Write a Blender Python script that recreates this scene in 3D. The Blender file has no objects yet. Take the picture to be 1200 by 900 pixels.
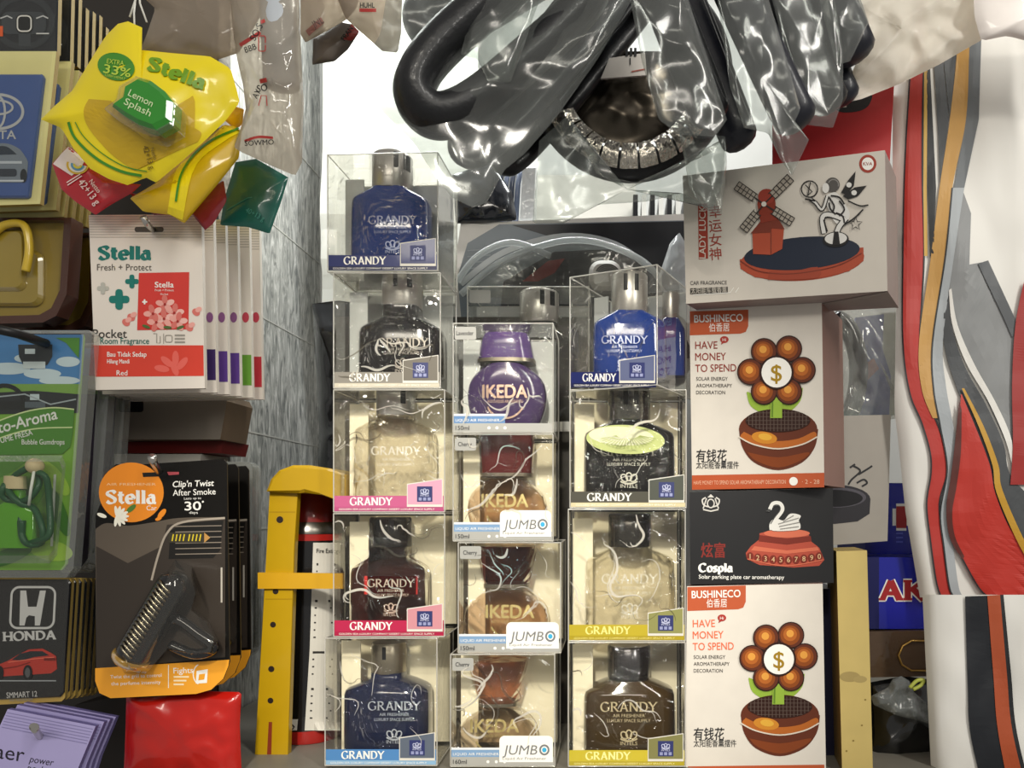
import bpy, math, random
from mathutils import Vector, noise
from mathutils.bvhtree import BVHTree

# ---------------------------------------------------------------- camera, world, lights
SC = bpy.context.scene
COL = SC.collection
D, F, CX, HY, ZC = 0.62, 885.714, 720.0, 600.0, 1.25
CAM = Vector((0, -D, ZC))
cam = bpy.data.cameras.new('camera')
camo = bpy.data.objects.new('camera', cam)
COL.objects.link(camo)
camo.location = CAM
camo.rotation_euler = (math.pi / 2, 0, 0)
cam.sensor_width = 36
cam.lens = 36 * F / 1200
cam.shift_x = (600 - CX) / 1200
cam.shift_y = (HY - 450) / 1200
cam.clip_start = 0.02
SC.camera = camo
SC.view_settings.view_transform = 'Standard'
SC.view_settings.look = 'None'
SC.view_settings.gamma = 1
SC.view_settings.use_curve_mapping = False
SC.view_settings.exposure = 0.18
SC.cycles.max_bounces = 14
SC.cycles.transparent_max_bounces = 32
SC.cycles.transmission_bounces = 10
SC.cycles.caustics_refractive = False
SC.cycles.caustics_reflective = False

w = bpy.data.worlds.new('shop_air')
SC.world = w
w.use_nodes = True
nt = w.node_tree
bg = nt.nodes['Background']
bg.inputs['Color'].default_value = (1.0, 0.96, 0.9, 1)
bg.inputs['Strength'].default_value = 0.26


def lamp(name, loc, target, sx, sy, power, col):
    l = bpy.data.lights.new(name, 'AREA')
    l.shape = 'RECTANGLE'
    l.size, l.size_y, l.energy, l.color = sx, sy, power, col
    o = bpy.data.objects.new(name, l)
    COL.objects.link(o)
    o.location = loc
    o.rotation_euler = (Vector(target) - Vector(loc)).to_track_quat('-Z', 'Y').to_euler()
    return o


lamp('ceiling_tube_lamp', (0.85, -1.25, 2.2), (0.0, 0.05, 1.3), 0.14, 1.25, 15, (1.0, 0.97, 0.9))
lamp('ceiling_tube_lamp', (-0.3, -2.0, 2.2), (-0.05, 0.1, 1.2), 1.25, 0.14, 9, (1.0, 0.94, 0.84))
lamp('added_sheet_fill', (-0.12, 0.22, 1.95), (-0.12, 0.32, 1.4), 0.6, 0.05, 3.0, (0.97, 1.0, 0.98))  # added unseen light that whitens the plastic sheet at the back
sp = bpy.data.lights.new('added_tower_spot', 'SPOT')  # added unseen spot, brightens the cream insides of the perfume boxes
sp.energy, sp.spot_size, sp.spot_blend, sp.shadow_soft_size, sp.color = 72, math.radians(24), 0.7, 0.05, (1.0, 0.95, 0.84)
spo = bpy.data.objects.new('added_tower_spot', sp)
COL.objects.link(spo)
spo.location = (-0.1, -1.25, 2.0)
spo.rotation_euler = (Vector((-0.1, 0.05, 1.16)) - spo.location).to_track_quat('-Z', 'Y').to_euler()

# ---------------------------------------------------------------- geometry helpers


def P(px, py, Y=0.0):
    s = (D + Y) / F
    return Vector(((px - CX) * s, Y, ZC + (HY - py) * s))


SHELF_Z = P(0, 899, 0).z


class MB:
    def __init__(s):
        s.v, s.f, s.m, s.sm, s.mats, s.k = [], [], [], [], [], 0

    def mi(s, mat):
        if mat not in s.mats:
            s.mats.append(mat)
        return s.mats.index(mat)

    def add(s, pts, mat, smooth=False):
        b = len(s.v)
        s.v.extend([Vector(p) for p in pts])
        s.f.append(tuple(range(b, b + len(pts))))
        s.m.append(s.mi(mat))
        s.sm.append(smooth)

    def mesh(s, vs, fs, mat, smooth=True):
        b = len(s.v)
        s.v.extend([Vector(p) for p in vs])
        i = s.mi(mat)
        for f in fs:
            s.f.append(tuple(b + k for k in f))
            s.m.append(i)
            s.sm.append(smooth)

    def bvh(s):
        return BVHTree.FromPolygons(s.v, s.f)

    def build(s, name, parent=None, loc=None):
        me = bpy.data.meshes.new(name)
        o0 = Vector((0, 0, 0))
        q = parent
        while q is not None:
            o0 = o0 + q.location
            q = q.parent
        if parent is None:
            if loc is None:
                xs = [p.x for p in s.v]; ys = [p.y for p in s.v]; zs = [p.z for p in s.v]
                loc = Vector(((min(xs) + max(xs)) / 2, (min(ys) + max(ys)) / 2, min(zs)))
            o0 = Vector(loc)
        me.from_pydata([tuple(p - o0) for p in s.v], [], s.f)
        for m in s.mats:
            me.materials.append(m)
        me.polygons.foreach_set('material_index', s.m)
        me.polygons.foreach_set('use_smooth', s.sm)
        me.update()
        o = bpy.data.objects.new(name, me)
        COL.objects.link(o)
        if parent is None:
            o.location = o0
        else:
            o.parent = parent
        return o


def tag(o, label, cat, group=None):
    o['label'] = label
    o['category'] = cat
    if group:
        o['group'] = group
    return o


def thing(name, loc, label, cat, group=None):
    o = bpy.data.objects.new(name, None)
    o.empty_display_size = 0.01
    COL.objects.link(o)
    o.location = loc
    return tag(o, label, cat, group)


def struct(o):
    o['kind'] = 'structure'
    return o


def dup(root, off, label, group=None):
    r = root.copy()
    COL.objects.link(r)
    r.location = root.location + Vector(off)
    r['label'] = label
    if group:
        r['group'] = group
    for ch in list(root.children):
        c = ch.copy()
        COL.objects.link(c)
        c.parent = r
        for g in ch.children:
            d = g.copy()
            COL.objects.link(d)
            d.parent = c
    return r


# ---------------------------------------------------------------- materials
MC = {}


def lin(h):
    h = h.lstrip('#')
    c = [int(h[i:i + 2], 16) / 255 for i in (0, 2, 4)]
    return [x / 12.92 if x <= 0.04045 else ((x + 0.055) / 1.055) ** 2.4 for x in c]


def M(hexc, r=0.5, metal=0.0, coat=0.0, bump=0.0, bs=60.0, trans=0.0, var=0.06, ior=1.45, spec=0.5):
    k = (hexc, r, metal, coat, bump, bs, trans, var, ior, spec)
    if k in MC:
        return MC[k]
    m = bpy.data.materials.new('paint_' + hexc.lstrip('#'))
    m.use_nodes = True
    n, l = m.node_tree.nodes, m.node_tree.links
    b = n['Principled BSDF']
    c = lin(hexc)
    tc = n.new('ShaderNodeTexCoord')
    no = n.new('ShaderNodeTexNoise')
    no.inputs['Scale'].default_value = bs
    no.inputs['Detail'].default_value = 3
    l.new(tc.outputs['Object'], no.inputs['Vector'])
    mx = n.new('ShaderNodeMix')
    mx.data_type = 'RGBA'
    mx.inputs[6].default_value = [x * (1 - var) for x in c] + [1]
    mx.inputs[7].default_value = [min(1, x * (1 + var)) for x in c] + [1]
    l.new(no.outputs['Fac'], mx.inputs[0])
    l.new(mx.outputs[2], b.inputs['Base Color'])
    b.inputs['Roughness'].default_value = r
    b.inputs['Metallic'].default_value = metal
    b.inputs['Coat Weight'].default_value = coat
    b.inputs['Coat Roughness'].default_value = 0.06
    b.inputs['Transmission Weight'].default_value = trans
    b.inputs['IOR'].default_value = ior
    b.inputs['Specular IOR Level'].default_value = spec
    if bump > 0:
        bu = n.new('ShaderNodeBump')
        bu.inputs['Strength'].default_value = bump
        bu.inputs['Distance'].default_value = 0.002
        l.new(no.outputs['Fac'], bu.inputs['Height'])
        l.new(bu.outputs['Normal'], b.inputs['Normal'])
        l.new(bu.outputs['Normal'], b.inputs['Coat Normal'])
    MC[k] = m
    return m


def CLEAR(tint='#fbfaf6', haze=0.05, gloss=1.0, bump=0.15, bs=30.0, rough=0.06, hazecol='#e8e8e2', warp=2.0, base=0.03):
    """thin clear plastic film: see-through, with a sheen and a little milky haze"""
    k = ('clear', tint, haze, gloss, bump, bs, rough, hazecol, warp, base)
    if k in MC:
        return MC[k]
    m = bpy.data.materials.new('clear_film')
    m.use_nodes = True
    n, l = m.node_tree.nodes, m.node_tree.links
    n.remove(n['Principled BSDF'])
    out = n['Material Output']
    tr = n.new('ShaderNodeBsdfTransparent'); tr.inputs[0].default_value = lin(tint) + [1]
    gl = n.new('ShaderNodeBsdfGlossy'); gl.inputs['Roughness'].default_value = rough
    tc = n.new('ShaderNodeTexCoord')
    no = n.new('ShaderNodeTexNoise'); no.inputs['Scale'].default_value = bs
    no.inputs['Detail'].default_value = 2; no.inputs['Distortion'].default_value = warp
    l.new(tc.outputs['Object'], no.inputs['Vector'])
    bu = n.new('ShaderNodeBump'); bu.inputs['Strength'].default_value = bump; bu.inputs['Distance'].default_value = 0.004 if bump < .9 else .012
    l.new(no.outputs['Fac'], bu.inputs['Height'])
    l.new(bu.outputs['Normal'], gl.inputs['Normal'])
    lw = n.new('ShaderNodeLayerWeight'); lw.inputs['Blend'].default_value = 0.5
    l.new(bu.outputs['Normal'], lw.inputs['Normal'])
    fr = n.new('ShaderNodeMath'); fr.operation = 'POWER'; fr.inputs[1].default_value = 3.5
    l.new(lw.outputs['Facing'], fr.inputs[0])
    mu = n.new('ShaderNodeMath'); mu.operation = 'MULTIPLY_ADD'; mu.use_clamp = True
    mu.inputs[1].default_value = gloss; mu.inputs[2].default_value = base
    l.new(fr.outputs[0], mu.inputs[0])
    m1 = n.new('ShaderNodeMixShader')
    l.new(mu.outputs[0], m1.inputs[0]); l.new(tr.outputs[0], m1.inputs[1]); l.new(gl.outputs[0], m1.inputs[2])
    df = n.new('ShaderNodeBsdfDiffuse'); df.inputs[0].default_value = lin(hazecol) + [1]
    tl = n.new('ShaderNodeBsdfTranslucent'); tl.inputs[0].default_value = lin(hazecol) + [1]
    m0 = n.new('ShaderNodeMixShader'); m0.inputs[0].default_value = 0.4
    l.new(df.outputs[0], m0.inputs[1]); l.new(tl.outputs[0], m0.inputs[2])
    m2 = n.new('ShaderNodeMixShader'); m2.inputs[0].default_value = haze
    l.new(m1.outputs[0], m2.inputs[1]); l.new(m0.outputs[0], m2.inputs[2])
    l.new(m2.outputs[0], out.inputs['Surface'])
    MC[k] = m
    return m


def GLASS(tint='#f2efe6', solid=0.65, bump=0.25, bs=22.0, ior=1.13):
    """clear moulded glass full of perfume: part refracting, part plainly see-through"""
    k = ('glass', tint, solid, bump, bs, ior)
    if k in MC:
        return MC[k]
    m = bpy.data.materials.new('tinted_glass')
    m.use_nodes = True
    n, l = m.node_tree.nodes, m.node_tree.links
    b = n['Principled BSDF']
    b.inputs['Base Color'].default_value = lin(tint) + [1]
    b.inputs['Transmission Weight'].default_value = 1
    b.inputs['Roughness'].default_value = 0.02
    b.inputs['IOR'].default_value = ior
    tc = n.new('ShaderNodeTexCoord')
    no = n.new('ShaderNodeTexNoise'); no.inputs['Scale'].default_value = bs
    no.inputs['Detail'].default_value = 1; no.inputs['Distortion'].default_value = 2.5
    l.new(tc.outputs['Object'], no.inputs['Vector'])
    bu = n.new('ShaderNodeBump'); bu.inputs['Strength'].default_value = bump; bu.inputs['Distance'].default_value = 0.02
    l.new(no.outputs['Fac'], bu.inputs['Height']); l.new(bu.outputs['Normal'], b.inputs['Normal'])
    tr = n.new('ShaderNodeBsdfTransparent'); tr.inputs[0].default_value = lin(tint) + [1]
    mx = n.new('ShaderNodeMixShader'); mx.inputs[0].default_value = solid * .55
    l.new(tr.outputs[0], mx.inputs[1]); l.new(b.outputs[0], mx.inputs[2])
    lw = n.new('ShaderNodeLayerWeight'); lw.inputs['Blend'].default_value = .5
    l.new(bu.outputs['Normal'], lw.inputs['Normal'])
    pw = n.new('ShaderNodeMath'); pw.operation = 'POWER'; pw.inputs[1].default_value = 2.2
    l.new(lw.outputs['Facing'], pw.inputs[0])
    gl = n.new('ShaderNodeBsdfGlossy'); gl.inputs['Roughness'].default_value = .04; gl.inputs[0].default_value = (.9, .88, .82, 1)
    l.new(bu.outputs['Normal'], gl.inputs['Normal'])
    m3 = n.new('ShaderNodeMixShader'); l.new(pw.outputs[0], m3.inputs[0])
    l.new(mx.outputs[0], m3.inputs[1]); l.new(gl.outputs[0], m3.inputs[2])
    l.new(m3.outputs[0], n['Material Output'].inputs['Surface'])
    MC[k] = m
    return m


def MARBLE():
    m = bpy.data.materials.new('marble_tile')
    m.use_nodes = True
    n, l = m.node_tree.nodes, m.node_tree.links
    b = n['Principled BSDF']
    tc = n.new('ShaderNodeTexCoord')
    mp = n.new('ShaderNodeMapping'); mp.inputs['Scale'].default_value = (30, 70, 16)
    mp.inputs['Rotation'].default_value = (0.5, 0.0, 0)
    l.new(tc.outputs['Object'], mp.inputs['Vector'])
    no = n.new('ShaderNodeTexNoise'); no.inputs['Scale'].default_value = 1.6
    no.inputs['Detail'].default_value = 7; no.inputs['Distortion'].default_value = 1.6; no.inputs['Roughness'].default_value = 0.62
    l.new(mp.outputs[0], no.inputs['Vector'])
    cr = n.new('ShaderNodeValToRGB')
    e = cr.color_ramp.elements
    e[0].position = 0.36; e[0].color = lin('#7d807f') + [1]
    e[1].position = 0.68; e[1].color = lin('#eeeeea') + [1]
    x = e.new(0.5); x.color = lin('#b9bab6') + [1]
    l.new(no.outputs['Fac'], cr.inputs[0])
    l.new(cr.outputs[0], b.inputs['Base Color'])
    b.inputs['Roughness'].default_value = 0.3
    return m


# ---------------------------------------------------------------- surfaces that carry print
LIFT = 0.00016


class Pl:
    """a flat face; pt() finds where the sight line of a photo point meets it"""
    def __init__(s, p0, n):
        s.p0 = Vector(p0); s.n = Vector(n).normalized()
        if s.n.dot(CAM - s.p0) < 0:
            s.n = -s.n

    @staticmethod
    def at(Y):
        return Pl((0, Y, 0), (0, -1, 0))

    @staticmethod
    def three(a, b, c):
        return Pl(a, (b - a).cross(c - a))

    def pt(s, px, py, layer=0):
        d = P(px, py) - CAM
        t = (s.p0 - CAM).dot(s.n) / d.dot(s.n)
        return CAM + d * t + s.n * (LIFT * layer)


class Sf:
    """a curved sheet or bag that carries print"""
    def __init__(s, mb, Y):
        s.b = mb.bvh(); s.fall = Pl.at(Y)

    def pt(s, px, py, layer=0):
        d = (P(px, py) - CAM).normalized()
        h, n, i, t = s.b.ray_cast(CAM, d)
        if h is None:
            return s.fall.pt(px, py, layer)
        return h - d * (LIFT * 3 * layer)


def poly(mb, sf, pts, mat, layer=1):
    if layer:
        mb.k += 1; layer += .0025 * mb.k
    mb.add([sf.pt(x, y, layer) for x, y in pts], mat)


def rect(mb, sf, x0, y0, x1, y1, mat, layer=1):
    poly(mb, sf, [(x0, y0), (x1, y0), (x1, y1), (x0, y1)], mat, layer)


def rrp(x0, y0, x1, y1, r, n=5, corners=(1, 1, 1, 1)):
    out = []
    for k, (cx, cy, a) in enumerate(((x1 - r, y0 + r, -90), (x1 - r, y1 - r, 0), (x0 + r, y1 - r, 90), (x0 + r, y0 + r, 180))):
        if not corners[k]:
            out.append(((x1, y0), (x1, y1), (x0, y1), (x0, y0))[k]); continue
        for i in range(n + 1):
            t = math.radians(a + 90 * i / n)
            out.append((cx + r * math.cos(t), cy + r * math.sin(t)))
    return out


def ellp(cx, cy, rx, ry, n=28, rot=0, a0=0, a1=360):
    c, s = math.cos(math.radians(rot)), math.sin(math.radians(rot))
    out = []
    m = n if abs(a1 - a0) >= 360 else n + 1
    for i in range(m):
        t = math.radians(a0 + (a1 - a0) * i / n)
        x, y = rx * math.cos(t), ry * math.sin(t)
        out.append((cx + x * c - y * s, cy + x * s + y * c))
    return out


def ell(mb, sf, cx, cy, rx, ry, mat, layer=1, rot=0, n=28):
    poly(mb, sf, ellp(cx, cy, rx, ry, n, rot), mat, layer)


def ribbon(pts, wf, closed=False):
    """list of quads following a polyline; wf(dx, dy) gives the width"""
    n = len(pts); L, R = [], []
    for i in range(n):
        a = pts[(i - 1) % n] if (closed or i > 0) else pts[i]
        b = pts[(i + 1) % n] if (closed or i < n - 1) else pts[i]
        dx, dy = b[0] - a[0], b[1] - a[1]
        q = math.hypot(dx, dy) or 1
        dx, dy = dx / q, dy / q
        h = wf(dx, dy) / 2
        L.append((pts[i][0] - dy * h, pts[i][1] + dx * h))
        R.append((pts[i][0] + dy * h, pts[i][1] - dx * h))
    out = []
    for i in range(n if closed else n - 1):
        j = (i + 1) % n
        out.append([L[i], L[j], R[j], R[i]])
    return out


def stroke(mb, sf, pts, wd, mat, layer=1, closed=False):
    for q in ribbon(pts, lambda dx, dy: wd, closed):
        poly(mb, sf, q, mat, layer)


def band(mb, sf, Lp, Rp, mat, layer=1, n=24, m=1):
    """filled area between two polylines, cut fine enough to follow a curved sheet"""
    def samp(pl, t):
        k = t * (len(pl) - 1)
        i = min(int(k), len(pl) - 2); f = k - i
        return (pl[i][0] + (pl[i + 1][0] - pl[i][0]) * f, pl[i][1] + (pl[i + 1][1] - pl[i][1]) * f)
    k0 = mb.k
    for i in range(n):
        mb.k = k0
        a0, a1 = samp(Lp, i / n), samp(Lp, (i + 1) / n)
        b0, b1 = samp(Rp, i / n), samp(Rp, (i + 1) / n)
        for j in range(m):
            u, v = j / m, (j + 1) / m
            mixp = lambda a, b, t: (a[0] + (b[0] - a[0]) * t, a[1] + (b[1] - a[1]) * t)
            mb.k = k0; poly(mb, sf, [mixp(a0, b0, u), mixp(a0, b0, v), mixp(a1, b1, v), mixp(a1, b1, u)], mat, layer)


def spl(pts, n=8):
    """Catmull-Rom through the points"""
    out = []
    for i in range(len(pts) - 1):
        p0 = pts[max(i - 1, 0)]; p1 = pts[i]; p2 = pts[i + 1]; p3 = pts[min(i + 2, len(pts) - 1)]
        for k in range(n):
            t = k / n
            out.append(tuple(0.5 * ((2 * b) + (-a + c) * t + (2 * a - 5 * b + 4 * c - d) * t * t + (-a + 3 * b - 3 * c + d) * t ** 3)
                             for a, b, c, d in zip(p0, p1, p2, p3)))
    out.append(tuple(pts[-1]))
    return out


TXT = {}


def text_mesh(s, bold, shear):
    k = (s, bold, shear)
    if k not in TXT:
        c = bpy.data.curves.new('letters', 'FONT')
        c.body = s; c.resolution_u = 3; c.shear = shear
        o = bpy.data.objects.new('letters', c)
        me = bpy.data.meshes.new_from_object(o)
        vs = [(v.co.x, v.co.y) for v in me.vertices]
        fs = [tuple(p.vertices) for p in me.polygons]
        bpy.data.objects.remove(o); bpy.data.curves.remove(c); bpy.data.meshes.remove(me)
        TXT[k] = (vs, fs)
    return TXT[k]


def text(mb, sf, s, x, y, h, mat, layer=2, rot=0, w=None, bold=0.0, shear=0.0, align='l'):
    """lettering: x, y = start of the base line, h = capital height, w = length, all in photo pixels"""
    vs, fs = text_mesh(s, 0, shear)
    if not vs:
        return
    if bold > 0:
        o = bold * h * 1.5
        cr_, sr_ = math.cos(math.radians(rot)), math.sin(math.radians(rot))
        for k in ((-1, 0), (0, -.5), (0, .5)):
            text(mb, sf, s, x + o * (k[0] * cr_ - k[1] * sr_), y + o * (k[0] * sr_ + k[1] * cr_), h, mat, layer + .02 * k[1] - .03, rot, w, 0, shear, align)
    mb.k += 2; layer += .0025 * mb.k
    x0 = min(v[0] for v in vs); x1 = max(v[0] for v in vs)
    k = h / 0.69
    kx = k if w is None else w / max(x1 - x0, 1e-6)
    W = (x1 - x0) * kx
    ox = 0 if align == 'l' else (-W / 2 if align == 'c' else -W)
    c, q = math.cos(math.radians(rot)), math.sin(math.radians(rot))
    pts = []
    for vx, vy in vs:
        u, v = ox + (vx - x0) * kx, -vy * k
        pts.append(sf.pt(x + u * c - v * q, y + u * q + v * c, layer))
    mb.mesh(pts, fs, mat, False)


def arc(cx, cy, rx, ry, a0, a1, n=14):
    return [(cx + rx * math.cos(math.radians(a0 + (a1 - a0) * i / n)), cy + ry * math.sin(math.radians(a0 + (a1 - a0) * i / n))) for i in range(n + 1)]


# serif capitals drawn with a broad nib: (advance, polylines, serifs (x, y, halfwidth))
GLY = {
    'G': (.86, [arc(.42, .5, .38, .49, 42, 325, 20), [(.72, .1), (.72, .42)]], [(.70, .44, .13)]),
    'R': (.84, [[(.16, 0), (.16, 1)], [(.16, .97), (.34, .97)] + arc(.34, .74, .26, .23, 85, -85, 10) + [(.16, .51)], [(.36, .5), (.72, .0)]], [(.16, .02, .15), (.12, .98, .1), (.74, .02, .1)]),
    'A': (.86, [[(.42, 1.0), (.12, 0)], [(.42, 1.0), (.74, 0)], [(.2, .33), (.64, .33)]], [(.11, .02, .12), (.74, .02, .13)]),
    'N': (.92, [[(.16, 0), (.16, 1)], [(.16, .98), (.76, .02)], [(.76, 0), (.76, 1)]], [(.16, .02, .13), (.08, .98, .1), (.76, .98, .13)]),
    'D': (.88, [[(.16, 0), (.16, 1)], [(.16, .97), (.36, .97)] + arc(.36, .5, .4, .47, 88, -88, 16) + [(.16, .03)]], [(.12, .02, .1), (.12, .98, .1)]),
    'Y': (.8, [[(.08, 1), (.4, .5)], [(.74, 1), (.4, .5)], [(.4, .52), (.4, 0)]], [(.4, .02, .14), (.08, .98, .13), (.74, .98, .11)]),
    'H': (.94, [[(.18, 0), (.18, 1)], [(.76, 0), (.76, 1)], [(.18, .5), (.76, .5)]], [(.18, .02, .16), (.18, .98, .16), (.76, .02, .16), (.76, .98, .16)]),
    'O': (.9, [arc(.44, .5, .38, .49, 0, 360, 24)], []),
    'K': (.88, [[(.18, 0), (.18, 1)], [(.74, 1), (.22, .45)], [(.36, .58), (.76, 0)]], [(.18, .02, .16), (.18, .98, .16), (.74, .98, .13), (.76, .02, .14)]),
    'I': (.4, [[(.2, 0), (.2, 1)]], [(.2, .02, .17), (.2, .98, .17)]),
    'C': (.82, [arc(.42, .5, .36, .49, 45, 315, 20)], [(.68, .84, .06)]),
    'S': (.66, [spl([(.56, .8), (.42, .97), (.18, .93), (.12, .72), (.34, .53), (.54, .33), (.48, .08), (.26, .02), (.08, .18)], 5)], []),
    't': (.46, [[(.2, .92), (.2, .18), (.3, .04), (.42, .1)], [(.04, .66), (.4, .66)]], []),
    'e': (.58, [[(.1, .37), (.5, .37)] + arc(.3, .35, .21, .33, 5, 320, 16)], []),
    'l': (.32, [[(.16, 0), (.16, 1.02)]], [(.16, .02, .12), (.11, 1.0, .07)]),
    'a': (.6, [arc(.28, .24, .19, .23, 60, 330, 12), [(.12, .58), (.26, .68), (.4, .6), (.42, .45), (.42, .06), (.56, .03)]], []),
    'o': (.58, [arc(.28, .34, .21, .33, 0, 360, 18)], []),
    's': (.48, [spl([(.4, .56), (.28, .68), (.12, .6), (.14, .44), (.32, .3), (.36, .12), (.2, .0), (.06, .12)], 4)], []),
    'p': (.62, [[(.14, -.3), (.14, .66)], arc(.32, .34, .2, .32, 120, -120, 14)], [(.14, -.28, .12)]),
}


def serif(mb, sf, s, x, y, h, w, mat, layer=2, rot=0, T=.17, t=.05):
    adv = sum(GLY[c][0] for c in s)
    kx = w / adv
    c_, q_ = math.cos(math.radians(rot)), math.sin(math.radians(rot))
    nb = math.radians(20)

    def out(pts):
        r = []
        for u, v in pts:
            U, V = u * kx, -v * h
            r.append((x + U * c_ - V * q_, y + U * q_ + V * c_))
        poly(mb, sf, r, mat, layer)
    cur = 0
    ar = h / kx
    for ch in s:
        a, lines, sers = GLY[ch]
        for ln in lines:
            for qd in ribbon([(cur + u, v * ar) for u, v in ln], lambda dx, dy: t + (T - t) * abs(dx * math.sin(nb) - dy * math.cos(nb))):
                out([(u, v / ar) for u, v in qd])
        for sx, sy, hw in sers:
            out([(cur + sx - hw, sy - t * .45 / ar), (cur + sx + hw, sy - t * .45 / ar), (cur + sx + hw, sy + t * .45 / ar), (cur + sx - hw, sy + t * .45 / ar)])
        cur += a


# ---------------------------------------------------------------- solids


def prism(mb, front, dv, mf, ms=None, mback=None):
    """front polygon (3-D points) pushed back along dv"""
    dv = Vector(dv); back = [p + dv for p in front]
    mb.add(front, mf)
    mb.add(back[::-1], mback or ms or mf)
    n = len(front)
    for i in range(n):
        j = (i + 1) % n
        mb.add([front[i], back[i], back[j], front[j]], ms or mf)


def bevel_prism(mb, pts, sf, th, bv, mat, ms=None, layer=0):
    """prism whose front rim is chamfered by bv photo pixels"""
    cx = sum(p[0] for p in pts) / len(pts); cy = sum(p[1] for p in pts) / len(pts)
    def inn(p):
        q = math.hypot(p[0] - cx, p[1] - cy) or 1
        return (p[0] - (p[0] - cx) / q * bv, p[1] - (p[1] - cy) / q * bv)
    fr = [sf.pt(*inn(p), layer) for p in pts]
    n3 = sf.n
    mid = [sf.pt(*p, layer) - n3 * (bv * .0006) for p in pts]
    bk = [sf.pt(*p, layer) - n3 * th for p in pts]
    n = len(pts)
    mb.add(fr, mat)
    mb.add(bk[::-1], ms or mat)
    for i in range(n):
        j = (i + 1) % n
        mb.add([fr[i], mid[i], mid[j], fr[j]], ms or mat, True)
        mb.add([mid[i], bk[i], bk[j], mid[j]], ms or mat, True)


def tube(mb, pts, r, mat, n=10, cap=True):
    pts = [Vector(p) for p in pts]
    rs = r if isinstance(r, (list, tuple)) else [r] * len(pts)
    rings = []
    up = Vector((0, 0, 1))
    for i, p in enumerate(pts):
        d = (pts[min(i + 1, len(pts) - 1)] - pts[max(i - 1, 0)]).normalized()
        if abs(d.dot(up)) > .95:
            up = Vector((0, 1, 0)) if abs(d.y) < .9 else Vector((1, 0, 0))
        a = d.cross(up).normalized(); b = a.cross(d).normalized()
        up = b
        rings.append([p + (a * math.cos(2 * math.pi * k / n) + b * math.sin(2 * math.pi * k / n)) * rs[i] for k in range(n)])
    vs = [v for rg in rings for v in rg]
    fs = []
    for i in range(len(rings) - 1):
        for k in range(n):
            k2 = (k + 1) % n
            fs.append((i * n + k, i * n + k2, (i + 1) * n + k2, (i + 1) * n + k))
    if cap:
        fs.append(tuple(range(n))[::-1])
        fs.append(tuple((len(rings) - 1) * n + k for k in range(n)))
    mb.mesh(vs, fs, mat, True)


def loft(mb, rows, mat, n=40, p=3.5, capmat=None):
    """rows of (cx, cy, z, half width, half depth): rounded-rectangle sections"""
    vs, fs = [], []
    for cx, cy, z, a, b in rows:
        for k in range(n):
            t = 2 * math.pi * k / n
            c, s = math.cos(t), math.sin(t)
            vs.append((cx + a * math.copysign(abs(c) ** (2 / p), c), cy + b * math.copysign(abs(s) ** (2 / p), s), z))
    for i in range(len(rows) - 1):
        for k in range(n):
            k2 = (k + 1) % n
            fs.append((i * n + k, i * n + k2, (i + 1) * n + k2, (i + 1) * n + k))
    mb.mesh(vs, fs, mat, True)
    b = (len(rows) - 1) * n
    mb.mesh(vs[:n], [tuple(range(n))[::-1]], capmat or mat, False)
    mb.mesh(vs[b:], [tuple(range(n))], capmat or mat, False)


def resample(pts, n):
    L = [0]
    m = len(pts)
    for i in range(m):
        a, b = pts[i], pts[(i + 1) % m]
        L.append(L[-1] + math.hypot(b[0] - a[0], b[1] - a[1]))
    out = []
    for k in range(n):
        t = L[-1] * k / n
        i = max(j for j in range(m) if L[j] <= t + 1e-9)
        f = (t - L[i]) / max(L[i + 1] - L[i], 1e-9)
        a, b = pts[i], pts[(i + 1) % m]
        out.append((a[0] + (b[0] - a[0]) * f, a[1] + (b[1] - a[1]) * f))
    return out


def bag(mb, outline, Y, bulge, crum, mat, seed=0, N=96, R=18, fs=14.0, center=None, sharp=True, back=True, Yf=None, hard=1.0):
    """a crumpled bag: front and back sheet sharing one outline, bulging and creased. Yf(px, py) adds depth."""
    pts = resample(outline, N)
    cx, cy = center or (sum(p[0] for p in pts) / N, sum(p[1] for p in pts) / N)
    sd = Vector((seed * 7.31, seed * 3.17, seed * 1.73))

    def cr(x, y):
        v = Vector((x / 100.0, y / 100.0, 0)) * (fs / 7.0) + sd
        a = noise.noise(v); b = noise.noise(v * 2.3 + Vector((5, 1, 2))); c = noise.noise(v * 4.9)
        return (abs(a) * 1.2 + abs(b) * .6 + c * .25 - .4) * hard + a * (1 - hard)
    for side in (-1, 1) if back else (-1,):
        vs, fc = [], []
        for i in range(R + 1):
            r = i / R
            for k in range(N):
                x = cx + (pts[k][0] - cx) * r; y = cy + (pts[k][1] - cy) * r
                q = max(0, 1 - r ** 2.2)
                dY = side * bulge * q ** .7 * (1 if side < 0 else .5) + crum * cr(x, y + (40 if side > 0 else 0)) * (min(1, (1 - r) * 4 + .25) if back else 1)
                if Yf:
                    dY += Yf(x, y)
                vs.append(P(x, y, Y) + (P(x, y, Y) - CAM).normalized() * dY)
        for i in range(R):
            for k in range(N):
                k2 = (k + 1) % N
                if i == 0:
                    fc.append((k, N + k, N + k2) if side < 0 else (k, N + k2, N + k))
                else:
                    f = (i * N + k, (i + 1) * N + k, (i + 1) * N + k2, i * N + k2)
                    fc.append(f if side < 0 else f[::-1])
        mb.mesh(vs, fc, mat, True)


W = M('#f1efe8', .5)
BLK = M('#141416', .4)
SILV = M('#c9c6c0', .28, 1.0)
INK = M('#222224', .6)

# ================================================================ THE SETTING
PIER_Y, BACK_Y = 0.17, 0.41
xw = P(270, 0, PIER_Y).x


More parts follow.
